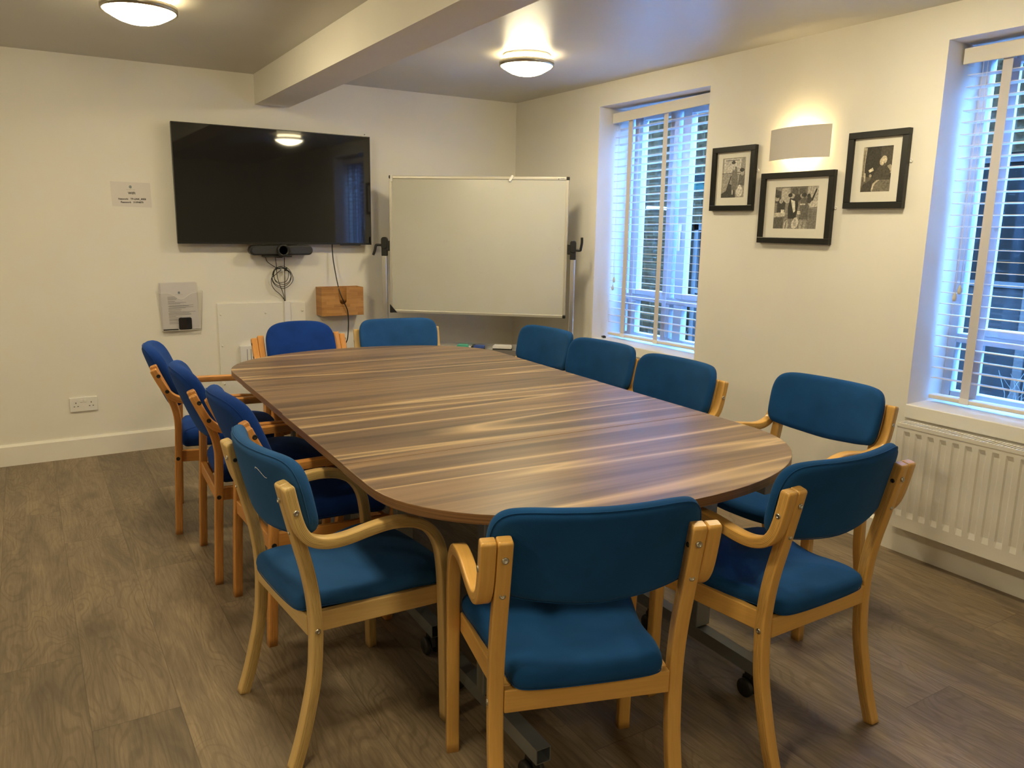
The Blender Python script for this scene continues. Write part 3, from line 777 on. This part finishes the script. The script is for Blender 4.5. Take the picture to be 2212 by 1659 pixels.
for k in range(4):
    r = .050+.006*k; cx_ = -1.806+(k % 2)*.006; cz_ = 1.062-.004*k
    obj_tube('cable', L_([(cx_+(r+.003*math.sin(3*t_+k))*math.cos(t_), -.036-.003*k, cz_+(r+.004*math.cos(2*t_+k))*math.sin(t_)) for t_ in [2*PI*q/16 for q in range(17)]]), .0021, 'cable_black', cabs, 3, 6)
boxes('cable_tie', [(.018, .034, -.012, .006, .03, .052)], 'plastic_black', cabs, bevel=.002)
pc = obj_tube('power_cable', [(-1.46, -.045, 1.27), (-1.459, -.05, 1.18), (-1.452, -.07, 1.08), (-1.449, -.11, .99), (-1.440, -.135, .93), (-1.415, -.137, .87), (-1.395, -.132, .82), (-1.380, -.10, .75), (-1.372, -.07, .68), (-1.372, -.05, .62), (-1.385, -.03, .57), (-1.40, -.028, .50), (-1.40, -.03, .30), (-1.40, -.03, .10), (-1.40, -.035, .004)], .0038, 'cable_black')
tag(pc, 'black power cable hanging from the television past the bamboo box', 'cable')
trk = boxes('cable_trunking', [(-1.788, -1.750, -.026, -.0125, .125, .893)], 'plastic_white', bevel=.002); tag(trk, 'white vertical cable trunking on the wall panel below the conference camera', 'trunking')
pn = empty('access_panel', (-1.93, 0, .12), label='white painted access panel on the wall behind the far chairs', cat='panel')
bm = bmesh.new(); prism(bm, [(-.283, .005), (.286, .005), (.284, .760), (.10, .766), (-.28, .771)], -.012, -.0005, 'y'); new_obj('board', bm, 'wall_paint', pn, bevel=.002)
for x, z in ((-.262, .70), (.02, .70), (.262, .705), (-.262, .50), (-.262, .25)):
    bm = bmesh.new(); lathe(bm, [(.007, 0), (.006, -.003), (.0001, -.004)], (x, -.012, z), 12, axis='y'); new_obj('screw', bm, 'wall_paint', pn)
do = empty('data_outlet', (-2.01, -.012, .55), label='white outlet box with vertical slots on the access panel', cat='outlet')
boxes('plate', [(-.078, .078, -.030, -.0005, -.065, .065)], 'plastic_white', do, bevel=.003)
for x in (-.038, -.014, .012, .036): boxes('slot', [(x, x+.004, -.0305, -.029, -.04, .042)], 'ink_grey', do)

sk = empty('wall_socket', (-3.001, 0, .322), label='white double plug socket low on the left of the back wall', cat='socket')
boxes('plate', [(-.073, .073, -.011, -.0005, -.043, .043)], 'plastic_white', sk, bevel=.003)
for x in (-.0105, .0085): boxes('switch', [(x-.007, x+.007, -.0145, -.010, .012, .031)], 'plastic_white', sk, bevel=.002)
for x in (-.040, .040):
    boxes('pin_hole', [(x-.002, x+.002, -.0116, -.0105, .006, .014), (x-.013, x-.006, -.0116, -.0105, -.013, -.009), (x+.006, x+.013, -.0116, -.0105, -.013, -.009)], 'ink', sk)

# wifi notice
nt = empty('wifi_notice', (-2.6545, 0, 1.5475), label='laminated WiFi notice taped to the wall left of the television', cat='notice'); nt.rotation_euler = (0, -.012, 0)
bm = bmesh.new(); prism(bm, [(-.106, -.067), (.106, -.073), (.107, .069), (-.107, .074)], -.0012, 0, 'y'); new_obj('sheet', bm, 'paper_laminated', nt)
text_mesh('lettering', 'WiFi', .020, 'ink', nt, (.003, -.0014, .008), bold=.0006)
text_mesh('lettering', 'Network:   TP-LINK_80E8', .0136, 'ink', nt, (.003, -.0014, -.0255), bold=.0005)
text_mesh('lettering', 'Password:   31094870', .0136, 'ink', nt, (.001, -.0014, -.0440), bold=.0005)
def centre_logo(parent, x, z, s):
    bm = bmesh.new()
    n = 26; o_, i_ = .011*s, .0062*s
    for k in range(n):
        a = math.radians(20+k*320/n); b_ = math.radians(20+(k+1)*320/n)
        vs = [bm.verts.new((x+r*math.cos(t_), -.0015, z+r*math.sin(t_))) for r, t_ in ((o_, a), (o_, b_), (i_, b_), (i_, a))]; bm.faces.new(vs)
    bm2 = bmesh.new()
    r = .0046*s
    bm.faces.new([bm.verts.new((x+.001*s+r*math.cos(t_), -.0015, z+r*math.sin(t_))) for t_ in [2*PI*k/12 for k in range(12)]]); bm2.free()
    new_obj('logo', bm, 'logo_blue', parent)
centre_logo(nt, -.001, .044, .72)
text_mesh('lettering', 'The Creighton Centre', .0052, 'ink_grey', nt, (-.001, -.0014, .0285))
for x, z in ((-.095, .062), (.095, .057), (-.093, -.057), (.095, -.062)):
    boxes('tape', [(x-.010, x+.010, -.0016, -.0010, z-.010, z+.010)], 'paper_laminated', nt)

# leaflet holder with papers and phone
hd = empty('leaflet_holder', (-2.4285, 0, .70), label='clear acrylic leaflet holder on the wall left of the access panel', cat='holder')
bm = bmesh.new()
def quad_slab(bm, q, t_, d):   # thin slab from a quad, thickness along d
    a = [bm.verts.new(Vector(p)) for p in q]; b_ = [bm.verts.new(Vector(p)+Vector(d)*t_) for p in q]
    for i in range(4): bm.faces.new((a[i], a[(i+1) % 4], b_[(i+1) % 4], b_[i]))
    bm.faces.new(a); bm.faces.new(b_[::-1])
quad_slab(bm, [(-.105, -.0015, -.005), (.115, -.0015, -.005), (.134, -.0015, .278), (-.134, -.0015, .278)], .002, (0, -1, 0))
new_obj('back_plate', bm, 'acrylic', hd)
bm = bmesh.new()
top = []
N = 24
for k in range(N+1):
    x = -.128+.256*k/N; u = k/N
    dip = .040*(math.exp(-((u-.5)/.17)**2))
    top.append((x, .270-dip))
vsA, vsB = [], []
for k, (x, z) in enumerate(top):
    u = k/N; xb = -.114+.228*u
    vsA.append([bm.verts.new((xb, -.030, .036)), bm.verts.new((x, -.060, z))])
    vsB.append([bm.verts.new((xb, -.028, .036)), bm.verts.new((x, -.058, z))])
for k in range(N):
    bm.faces.new((vsA[k][0], vsA[k+1][0], vsA[k+1][1], vsA[k][1])); bm.faces.new((vsB[k][0], vsB[k][1], vsB[k+1][1], vsB[k+1][0]))
    bm.faces.new((vsA[k][1], vsA[k+1][1], vsB[k+1][1], vsB[k][1])); bm.faces.new((vsA[k][0], vsB[k][0], vsB[k+1][0], vsA[k+1][0]))
for k in (0, N): bm.faces.new((vsA[k][0], vsA[k][1], vsB[k][1], vsB[k][0]))
new_obj('front_plate', bm, 'acrylic', hd)
for s in (-1, 1):
    bm = bmesh.new(); quad_slab(bm, [(s*.114, -.004, .036), (s*.114, -.030, .036), (s*.128, -.060, .270), (s*.132, -.004, .274)], .002, (s, 0, 0)); new_obj('side_plate', bm, 'acrylic', hd)
boxes('shelf', [(-.113, .113, -.0295, -.004, .034, .037)], 'acrylic', hd)
bm = bmesh.new()
rim = [(x, -.0595, z) for x, z in top]; tube(bm, [(-.133, -.004, .276)]+rim+[(.133, -.004, .276)], .0012, 5); tube(bm, [(-.116, -.030, .036), (.116, -.030, .036)], .0016, 5)
new_obj('rim', bm, 'plastic_white', hd)
pp = empty('printed_sheets', (-2.4285, -.012, .738), label='stack of printed sheets in the clear wall holder', cat='papers'); pp.rotation_euler = (0, -.012, 0)
bm = bmesh.new(); box(bm, -.105, .105, -.0035, .0035, 0, .288); new_obj('page', bm, 'paper', pp)
boxes('page', [(-.112, .100, .0037, .0047, .0, .292)], 'paper', pp)
centre_logo_parent = pp
bm = bmesh.new()
yy_ = -.0042
rows = [(.204, .004, .05, .0), (.196, -.02, .055, 1), (.188, -.02, .05, 1), (.176, -.03, .04, 1), (.168, .0, .105, 0), (.162, -.01, .07, 0), (.150, .01, .14, 0), (.146, .0, .12, 0), (.139, .012, .14, 0), (.134, -.01, .10, 0), (.126, .0, .075, 0), (.117, -.01, .07, 0), (.110, .01, .15, 0), (.104, .0, .12, 0), (.098, .005, .13, 0), (.092, -.01, .13, 0), (.085, -.02, .04, 0), (.078, -.01, .075, 0), (.070, .0, .09, 0), (.064, -.02, .05, 0), (.058, -.02, .06, 0), (.048, -.02, .05, 0), (.040, -.01, .06, 0)]
for z, x, wd, bold in rows:
    x0 = -.068 if x < .008 else -.062
    box(bm, x0, x0+wd, yy_-.0001, yy_+.0004, z-.0011, z+.0011+(.0006 if bold else 0))
new_obj('lettering', bm, 'ink_grey', pp)
centre_logo(pp, .0, .229, .62)
for o_ in [c for c in COL.objects if c.parent == pp and c.name.startswith('logo')]: o_.location = (0, -.003, 0)
text_mesh('lettering', 'The Creighton Centre', .0045, 'ink_grey', pp, (0, -.0042, .218))
ph = empty('mobile_phone', (-2.407, -.0245, .738), label='small black phone standing in the leaflet holder', cat='phone')
bm = bmesh.new(); prism(bm, rrect(.076, .076, .011, 5, 0, .038), -.0035, .0035, 'y'); new_obj('body', bm, 'plastic_black', ph, bevel=.0015)
bm = bmesh.new(); prism(bm, rrect(.034, .036, .007, 4, .016, .052), -.0045, -.0034, 'y'); new_obj('camera_plate', bm, 'bezel_black', ph)
tag(boxes('remote_control', [(-2.535, -2.448, -.027, -.010, .7375, .7445)], 'plastic_black', bevel=.003), 'thin black strip lying in the bottom of the clear holder', 'remote')

# bamboo box
bb = empty('bamboo_box', (-1.422, 0, .791), label='bamboo dispenser box on the wall below the television, slot in its front', cat='box')
W_, D_, Hh, t_w = .146, .12, .189, .008
bm = bmesh.new()
u = [(-W_, 0), (W_, 0), (W_, Hh)]
sl = .024
arc = [(sl*math.cos(a)+.002, .075+sl+sl*math.sin(a)-.0) for a in [-PI*k/10 for k in range(11)]]
poly = [(-W_, 0), (W_, 0), (W_, Hh), (sl+.002, Hh)]+arc+[(-sl+.002, Hh), (-W_, Hh)]
prism(bm, poly, -D_, -D_+t_w, 'y'); new_obj('front_panel', bm, 'bamboo', bb, bevel=.001)
for s in (-1, 1):
    x0, x1 = sorted((s*W_, s*(W_-t_w))); boxes('side_panel', [(x0, x1, -D_+t_w, -.0005, 0, Hh)], 'bamboo', bb, bevel=.001)
boxes('back_panel', [(-W_+t_w, W_-t_w, -t_w, -.0005, 0, Hh)], 'bamboo', bb); boxes('base_panel', [(-W_+t_w, W_-t_w, -D_+t_w, -t_w, 0, t_w)], 'bamboo', bb)
bm = bmesh.new(); lathe(bm, [(.004, 0), (.0035, -.006), (.0001, -.007)], (-1.199, 0, 1.988), 10, axis='y')
tag(new_obj('wall_plug', bm, 'ink_grey'), 'tiny dark wall plug above the right corner of the television', 'wall plug')

# ------------------------------------------------------------------ whiteboard on its stand
WB = empty('whiteboard', (-.658, -.598, 0), -.701, 'mobile whiteboard on an aluminium stand across the far corner', 'whiteboard')
zc = 1.262; bw, bh = .598, .453
M = Matrix.Translation((0, 0, zc)) @ Matrix.Rotation(-.011, 4, 'X') @ Matrix.Rotation(.002, 4, 'Y')
def wbox(name, l, mat, bevel=0., parent=WB):
    bm = bmesh.new()
    for b_ in l: box(bm, *b_, mat=M)
    return new_obj(name, bm, mat, parent, bevel=bevel)
fw = .019
wbox('board', [(-bw+fw, bw-fw, -.006, .008, -bh+fw, bh-fw)], 'whiteboard_face')
wbox('board_frame', [(-bw, bw, -.011, .012, bh-fw, bh), (-bw, bw, -.011, .012, -bh, -bh+fw), (-bw, -bw+fw, -.011, .012, -bh+fw, bh-fw), (bw-fw, bw, -.011, .012, -bh+fw, bh-fw)], 'alu_board', .003)
for sx, sz in ((-1, 1), (1, 1), (1, -1), (-1, -1)):
    x0, x1 = sorted((sx*(bw+.002), sx*(bw-.019))); z0, z1 = sorted((sz*(bh+.002), sz*(bh-.019)))
    wbox('corner_cap', [(x0, x1, -.013, .014, z0, z1)], 'plastic_black', .004)
bm = bmesh.new(); prism(bm, [(-bw, -bh), (-bw+.052, -bh), (-bw, -bh+.058)], -.0145, -.0128, 'y'); 
for v in bm.verts: v.co = M @ v.co
new_obj('corner_patch', bm, 'plastic_black', WB)
for (x, z, r) in ((-bw+.018, bh-.018, 0.), (.222, bh-.012, -.55)):
    bm = bmesh.new(); prism(bm, rrect(.016, .044, .006, 4), -.020, -.0105, 'y')
    for v in bm.verts: v.co = M @ (Matrix.Translation((x, 0, z)) @ Matrix.Rotation(-r, 4, 'Y') @ v.co)
    new_obj('sheet_hook', bm, 'plastic_white', WB, bevel=.002)
wbox('brand_plate', [(.525, .575, -.0118, -.0108, bh-.016, bh-.005)], 'plastic_white')
o_ = text_mesh('lettering', 'VANERO', .009, 'ink', WB, (0, 0, 0), bold=.0002); o_.matrix_local = M @ Matrix.Translation((.556, -.0122, bh-.0105)) @ Matrix.Rotation(PI/2, 4, 'X')
bm = bmesh.new(); prism(bm, [(.526, bh-.015), (.529, bh-.007), (.532, bh-.012), (.537, bh-.006), (.533, bh-.016)], -.0123, -.0117, 'y')
for v in bm.verts: v.co = M @ v.co
new_obj('logo', bm, 'ink', WB)
bm = bmesh.new()   # faint leftover pen marks
def arcmark(cx_, cz_, r, a0, a1, wd=.0012, n=8):
    for k in range(n):
        a, b_ = a0+(a1-a0)*k/n, a0+(a1-a0)*(k+1)/n
        bm.faces.new([bm.verts.new(M @ Vector((cx_+rr*math.cos(q), -.00615, cz_+rr*math.sin(q)))) for rr, q in ((r, a), (r, b_), (r-wd, b_), (r-wd, a))])
arcmark(.03, -.16, .012, PI, 1.95*PI, .0016); arcmark(.155, -.172, .005, 0, PI); arcmark(.165, .395, .06, PI*.35, PI*.62, .0012)
for k in range(34):
    arcmark(random.uniform(-.5, .52), random.choice((.37, .3, .18, .1, .02, -.06, -.18, .33))+random.uniform(-.02, .02), random.uniform(.003, .008), random.uniform(0, PI), random.uniform(PI, 1.8*PI), .0007, 5)
new_obj('pen_marks', bm, 'mark_grey', WB)
bm = bmesh.new()
for x, z, r in ((-.22, .03, .007), (-.205, .03, .005), (.548, .0, .009)): arcmark(x, z, r, .3, 1.7*PI, .0010)
new_obj('pen_marks', bm, 'mark_red', WB)
for s in (-1, 1):
    x = s*.636
    bm = bmesh.new(); prism(bm, rrect(.034, .030, .008, 3), .055, 1.235, 'z')
    for v in bm.verts: v.co.x += x
    new_obj('post', bm, 'alu', WB)
    bm = bmesh.new(); prism(bm, rrect(.040, .082, .019, 6, x, 1.275), -.020, .020, 'y'); box(bm, x-.019, x+.019, -.017, .017, 1.19, 1.25)
    x0, x1 = sorted((s*.600, s*.620)); box(bm, x0, x1, -.017, .017, zc-.038, zc+.030)
    cl = new_obj('clamp', bm, 'plastic_black', WB, bevel=.004)
    bm = bmesh.new()
    if s < 0: tube(bm, catmull([(x-.018, -.004, 1.262), (x-.052, -.004, 1.262), (x-.060, -.006, 1.255), (x-.066, -.008, 1.225), (x-.078, -.01, 1.195)], 5), .0085, 10)
    else: tube(bm, catmull([(x+.018, -.004, 1.252), (x+.046, -.004, 1.252), (x+.050, -.006, 1.262), (x+.056, -.008, 1.30), (x+.056, -.01, 1.335)], 5), .0085, 10)
    new_obj('lever', bm, 'plastic_black', cl)
    boxes('foot', [(x-.018, x+.018, -.28, .28, .055, .085)], 'alu', WB, bevel=.004)
    for e in (-1, 1):
        bm = bmesh.new(); box(bm, x-.008, x+.008, e*.255-.02, e*.255+.02, .04, .056); cs = new_obj('castor', bm, 'plastic_black', WB, bevel=.002)
        bm = bmesh.new()
        for w_ in (-.013, .013): lathe(bm, [(.005, -.006), (.022, -.006), (.024, 0), (.022, .006), (.005, .006)], (x+w_, e*.255, .024), 20, axis='x')
        new_obj('wheel', bm, 'rubber_black', cs)
bm = bmesh.new(); prism(bm, [(.015, .560), (.015, .6165), (.011, .6165), (.011, .578), (-.075, .578), (-.075, .590), (-.079, .590), (-.079, .560)], -.618, .618, 'x')
new_obj('pen_tray', bm, 'alu', WB)
def on_tray(name, x, wd, dp, h, topmat, botmat, label, cat, y=-.032):
    e = empty(name, WB.location + Matrix.Rotation(-.701, 3, 'Z') @ Vector((x, y, .5785)), -.701, label, cat)
    boxes('felt_pad', [(-wd/2, wd/2, -dp/2, dp/2, 0, h*.45)], botmat, e, bevel=.001)
    bm = bmesh.new(); prism(bm, [(-wd/2, h*.45), (wd/2, h*.45), (wd/2, h*.85), (wd/2-.008, h), (-wd/2+.008, h), (-wd/2, h*.85)], -dp/2, dp/2, 'y'); new_obj('grip', bm, topmat, e, bevel=.002)
    return e
on_tray('board_eraser', -.085, .075, .04, .036, 'eraser_green', 'felt_black', 'green board eraser lying on the whiteboard tray', 'eraser', -.05)
on_tray('board_eraser', .028, .072, .04, .034, 'eraser_blue', 'felt_black', 'blue board eraser lying on the whiteboard tray', 'eraser', -.05)
on_tray('board_eraser', .185, .125, .05, .040, 'plastic_white', 'felt_black', 'larger white board eraser with black felt on the tray', 'eraser', -.045)
pen = empty('marker_pen', WB.location + Matrix.Rotation(-.701, 3, 'Z') @ Vector((-.075, -.008, .588)), -.701, 'black marker pen behind the green eraser on the tray', 'pen')
bm = bmesh.new(); tube(bm, [(-.055, 0, 0), (.04, 0, 0)], .0085, 12); new_obj('barrel', bm, 'plastic_white', pen)
bm = bmesh.new(); tube(bm, [(.04, 0, 0), (.075, 0, 0)], .0092, 12); tube(bm, [(.05, 0, .006), (.05, 0, .018), (.07, 0, .02)], .003, 6); new_obj('cap', bm, 'plastic_black', pen)

# ------------------------------------------------------------------ pictures on the right wall
GREY = {}
def grey(v, warm=.0):
    k = (round(v, 2), round(warm, 2))
    if k not in GREY:
        n = 'print_%03d_%02d' % (int(k[0]*100), int(k[1]*100)); simple(n, (v*(1+warm), v*(1+warm*.4), v*(1-warm*.6)), .45, noise=.38, nscale=130); GREY[k] = n
    return GREY[k]
def picture(yc, zc_, w, h, iw, ih, idz, shapes, warm, label, clipz):
    """hangs on x=0 plane; local +X of the picture = -y world (viewer's right)"""
    p = empty('framed_photograph', (0, yc, zc_), label=label, cat='picture', group='framed photographs around the wall light'); p.rotation_euler = (0, 0, -PI/2)
    fb = .028; hw, hh = w/2, h/2; d = .026
    boxes('frame', [(-hw, hw, -d, -.001, hh-fb, hh), (-hw, hw, -d, -.001, -hh, -hh+fb), (-hw, -hw+fb, -d, -.001, -hh+fb, hh-fb), (hw-fb, hw, -d, -.001, -hh+fb, hh-fb)], 'frame_black', p, bevel=.0015)
    iw2, ih2 = iw/2, ih/2
    boxes('mat_board', [(-hw+fb, hw-fb, -.012, -.009, idz+ih2, hh-fb), (-hw+fb, hw-fb, -.012, -.009, -hh+fb, idz-ih2), (-hw+fb, -iw2, -.012, -.009, idz-ih2, idz+ih2), (iw2, hw-fb, -.012, -.009, idz-ih2, idz+ih2)], 'mat_cream', p)
    bm = bmesh.new(); mats = []
    def mi(v):
        n = grey(v, warm)
        if n not in mats: mats.append(n)
        return mats.index(n)
    for k, (v, poly) in enumerate([(shapes[0], [(0, 0), (1, 0), (1, 1), (0, 1)])]+shapes[1:]):
        if len(poly) == 4 and isinstance(poly[0], float):   # ellipse cx,cy,rx,ry
            cx_, cy_, rx, ry = poly; poly = [(cx_+rx*math.cos(q), cy_+ry*math.sin(q)) for q in [2*PI*i/14 for i in range(14)]]
        poly = [(min(1, max(0, a)), min(1, max(0, b_))) for a, b_ in poly]
        f = bm.faces.new([bm.verts.new((-iw2+a*iw, -.0095-.00004*k, idz-ih2+b_*ih)) for a, b_ in poly]); f.material_index = mi(v)
    me_o = new_obj('photograph', bm, mats, p)
    for m_ in me_o.data.polygons: pass
    bm = bmesh.new(); lathe(bm, [(.0075, -.001), (.0075, -.003), (.0035, -.0035), (.003, -.0015)], (hw+.007, 0, clipz), 14, axis='y'); new_obj('wall_clip', bm, 'plastic_white', p)
    return p
S1 = [.30, (.55, [(.06, .60), (.80, .60), (.80, .98), (.06, .98)]), (.16, [(.10, .93), (.72, .93), (.72, .955), (.10, .955)])]
S1 += [(.33, [(.12, z), (.36, z), (.36, z+.012), (.12, z+.012)]) for z in (.64, .68, .72, .76, .80, .84, .88)]+[(.33, [(.62, z), (.76, z), (.76, z+.012), (.62, z+.012)]) for z in (.64, .68, .72, .76, .80, .84, .88)]
S1 += [(.03, [(0, .62), (1, .64), (1, .625), (0, .605)]), (.05, [(0, 0), (.62, 0), (.58, .28), (.30, .36), (.22, .18), (0, .10)]), (.04, [(.16, .10), (.22, .12), (.42, .55), (.38, .55)]),
       (.17, [(.44, .18), (.66, .20), (.68, .55), (.62, .78), (.46, .78), (.42, .52)]), (.50, (.50, .84, .045, .05)), (.05, (.47, .885, .085, .045)), (.55, [(.46, .74), (.52, .80), (.55, .72), (.50, .68)]), (.42, [(.46, .08), (.52, .08), (.52, .20), (.46, .20)]),
       (.13, [(.70, .30), (1, .30), (1, .58), (.90, .64), (.76, .56)]), (.40, (.88, .62, .075, .075)), (.04, (.86, .69, .10, .05)), (.62, (.80, .15, .14, .13)), (.66, (.80, .26, .07, .06))]
S2 = [.22, (.14, [(.36, .62), (.74, .62), (.74, 1), (.36, 1)]), (.09, [(.40, .70), (.53, .70), (.53, .96), (.40, .96)]), (.09, [(.57, .70), (.70, .70), (.70, .96), (.57, .96)]), (.40, [(.15, .62), (.35, .62), (.35, .97), (.15, .97)]), (.38, [(.75, .55), (1, .55), (1, 1), (.75, 1)]),
      (.07, [(0, .62), (.14, .60), (.14, .90), (0, .95)]), (.20, [(0, 0), (1, 0), (1, .30), (0, .35)]), (.05, [(.06, .36), (.24, .30), (.26, .62), (.16, .72), (.06, .68)]), (.36, (.05, .72, .05, .06)), (.04, (.06, .78, .05, .04)), (.36, (.15, .66, .045, .055)),
      (.45, [(0, .28), (.26, .30), (.26, .40), (0, .38)]), (.10, [(0, 0), (.22, 0), (.24, .28), (0, .26)]), (.60, [(.16, .38), (.24, .38), (.24, .46), (.16, .46)]),
      (.03, [(.34, .24), (.52, .24), (.56, .55), (.54, .70), (.36, .74), (.32, .50)]), (.68, [(.38, .70), (.48, .66), (.50, .42), (.46, .38), (.42, .52)]), (.38, (.41, .78, .06, .06)), (.03, (.36, .80, .05, .05)), (.05, (.54, .74, .09, .08)), (.33, (.64, .78, .05, .055)), (.04, (.68, .80, .06, .05)),
      (.11, [(.60, .22), (.80, .22), (.80, .55), (.72, .74), (.62, .72), (.60, .50)]), (.45, [(.60, .56), (.72, .56), (.72, .60), (.60, .60)]), (.33, [(.62, 0), (.66, 0), (.68, .12), (.68, .22), (.63, .22), (.61, .10)]), (.31, [(.71, 0), (.75, 0), (.77, .12), (.76, .22), (.71, .22), (.70, .10)]),
      (.55, [(.43, .03), (.50, .0), (.57, .05), (.60, .17), (.55, .28), (.49, .26), (.44, .16)]), (.34, [(.47, .08), (.52, .06), (.55, .13), (.54, .22), (.50, .22), (.47, .15)]), (.42, [(.24, .0), (.34, .0), (.36, .12), (.33, .21), (.26, .17)]), (.09, [(.28, .0), (.30, .0), (.32, .18), (.30, .17)]), (.60, [(.55, .34), (.63, .34), (.62, .42), (.55, .42)]),
      (.16, [(.80, .0), (1, .04), (1, .46), (.80, .48)]), (.50, [(.82, .50), (1, .52), (1, .66), (.82, .64)]), (.03, [(.84, .66), (.88, .66), (.97, .93), (.94, .94)]), (.04, (.79, .77, .04, .06)), (.05, (.80, .68, .06, .08))]
S3 = [.030, (.30, [(0, .25), (.10, .25), (.08, .60), (.12, .98), (0, 1)]), (.10, [(.02, .3), (.05, .3), (.06, .9), (.03, .9)]), (.06, [(.60, .5), (.98, .5), (.98, .98), (.60, .98)]), (.10, [(0, 0), (1, 0), (1, .30), (0, .34)]), (.42, [(.08, .24), (.14, .24), (.13, .42), (.09, .42)]),
      (.30, [(.82, .55), (.94, .60), (1, .55), (1, .40), (.86, .40)]), (.05, [(.30, .26), (.95, .22), (.96, .45), (.84, .56), (.62, .60), (.44, .44)]), (.045, [(0, 0), (.45, 0), (.52, .22), (.34, .28), (.06, .16)]), (.40, (.66, .66, .085, .085)), (.50, (.72, .70, .10, .09)), (.09, [(.72, .55), (.80, .58), (.80, .62), (.72, .64)]),
      (.60, [(.22, .48), (.36, .54), (.40, .47), (.26, .43)]), (.32, (.30, .36, .05, .035)), (.13, [(.38, .0), (1, .0), (.96, .26), (.62, .26), (.44, .18)]), (.42, [(.36, .02), (.40, .18), (.54, .26), (.62, .26), (.46, .16), (.40, .0)])]
picture(-2.1975, 1.662, .295, .328, .158, .202, .005, S1, .10, 'small framed photo of a standing woman, left of the wall light', .036)
picture(-2.610, 1.508, .427, .341, .254, .200, .001, S2, .14, 'wide framed photo of a crowded scene, directly below the wall light', -.002)
picture(-3.026, 1.6665, .289, .330, .142, .192, .003, S3, .28, 'framed photo of a seated person reading, right of the wall light', .030)

# ------------------------------------------------------------------ wall light
wl = empty('wall_light', (0, -2.607, 1.8105), label='curved rectangular plaster wall light between the three pictures', cat='wall light'); wl.rotation_euler = (0, 0, -PI/2)
bm = bmesh.new(); N = 20; hw = .176; hh = .0735; sag = .048
def arcp(u, off): 
    x = hw*u; y = -.016-sag*(1-u*u)+off*(.8 if abs(u) > .98 else 1); return x, y
rows = []
for k in range(N+1):
    u = -1+2*k/N; x, y = arcp(u, 0); x2, y2 = arcp(u*.985, .004)
    rows.append([bm.verts.new(p) for p in ((x, y, -hh), (x, y, hh), (x2, y2, hh), (x2, y2, -hh))])
for A, B in zip(rows, rows[1:]):
    for k in range(4): bm.faces.new((A[k], A[(k+1) % 4], B[(k+1) % 4], B[k]))
bm.faces.new(rows[0]); bm.faces.new(rows[-1][::-1])
new_obj('shade', bm, 'sconce_plaster', wl)
boxes('backplate', [(-.05, .05, -.012, -.0005, -.035, .035)], 'plastic_white', wl, bevel=.003)
bm = bmesh.new(); tube(bm, [(-.040, -.036, -.012), (.050, -.036, -.012)], .010, 12); new_obj('bulb', bm, 'bulb_glow', wl)

# ------------------------------------------------------------------ ceiling lights
cl0 = empty('ceiling_light', (-.845, -1.465, H))
bm = bmesh.new(); lathe(bm, [(.001, -.0005), (.126, -.0005), (.128, -.004), (.126, -.009), (.001, -.009)], seg=56); new_obj('base_plate', bm, 'plastic_white', cl0)
bm = bmesh.new(); lathe(bm, [(.118, -.0095), (.118, -.034), (.110, -.034), (.110, -.0095)], seg=56); new_obj('upper_diffuser', bm, 'lamp_halo', cl0)
bm = bmesh.new(); lathe(bm, [(.139, -.036), (.147, -.036), (.147, -.060), (.139, -.060), (.139, -.036)], seg=64); new_obj('metal_ring', bm, 'brushed_steel', cl0)
bm = bmesh.new(); lathe(bm, [(.1385, -.056), (.132, -.064), (.112, -.076), (.085, -.091), (.055, -.101), (.025, -.106), (.0005, -.107)], seg=56); new_obj('diffuser', bm, 'lamp_glow', cl0)
tag(cl0, 'round glowing ceiling light with steel ring, right of the beam', 'ceiling light', 'round ceiling lights')
LAMPS = [(-4.66, -1.475, 'added round ceiling light left of the view, brightening the back wall'), (-4.66, -3.85, 'added round ceiling light left of the view, halfway down the room'),  # this left pair is added out of view to brighten the back wall
         (-2.735, -1.475, 'round glowing ceiling light with steel ring, left of the beam'),
         (-.765, -3.40, 'round ceiling light right of the beam, behind the view'), (-2.75, -3.85, 'round ceiling light left of the beam, above the near table end'),
         (-2.75, -6.2, 'round ceiling light at the back of the room, far from windows')]
for x, y, lab in LAMPS:
    c_ = copy_tree(cl0); c_.location = (x, y, H); c_['label'] = lab

# ------------------------------------------------------------------ world and daylight
w = bpy.data.worlds.new('World'); scn.world = w; w.use_nodes = True
bg = w.node_tree.nodes['Background']; bg.inputs[0].default_value = (.14, .39, 1.0, 1); bg.inputs[1].default_value = 13.5

# ------------------------------------------------------------------ camera
f, yaw, pitch, roll, cx_, cy_, cz_ = 1701.4332, .5536, .1977, .0157, -3.2346, -5.2328, 1.40
fwv = Vector((math.sin(yaw)*math.cos(pitch), math.cos(yaw)*math.cos(pitch), -math.sin(pitch)))
r0 = Vector((math.cos(yaw), -math.sin(yaw), 0)); u0 = r0.cross(fwv)
rv = r0*math.cos(roll)+u0*math.sin(roll); uv_ = -r0*math.sin(roll)+u0*math.cos(roll)
cam = bpy.data.cameras.new('Camera'); co_ = bpy.data.objects.new('Camera', cam); COL.objects.link(co_)
cam.sensor_width = 36; cam.sensor_fit = 'HORIZONTAL'; cam.lens = f/2212*36; cam.clip_start = .05; cam.clip_end = 100
co_.matrix_world = Matrix.Translation((cx_, cy_, cz_)) @ Matrix((rv, uv_, -fwv)).transposed().to_4x4()
scn.camera = co_
vs = scn.view_settings; vs.view_transform = 'Standard'; vs.look = 'None'; vs.exposure = 2.2; vs.gamma = 1; vs.use_curve_mapping = False
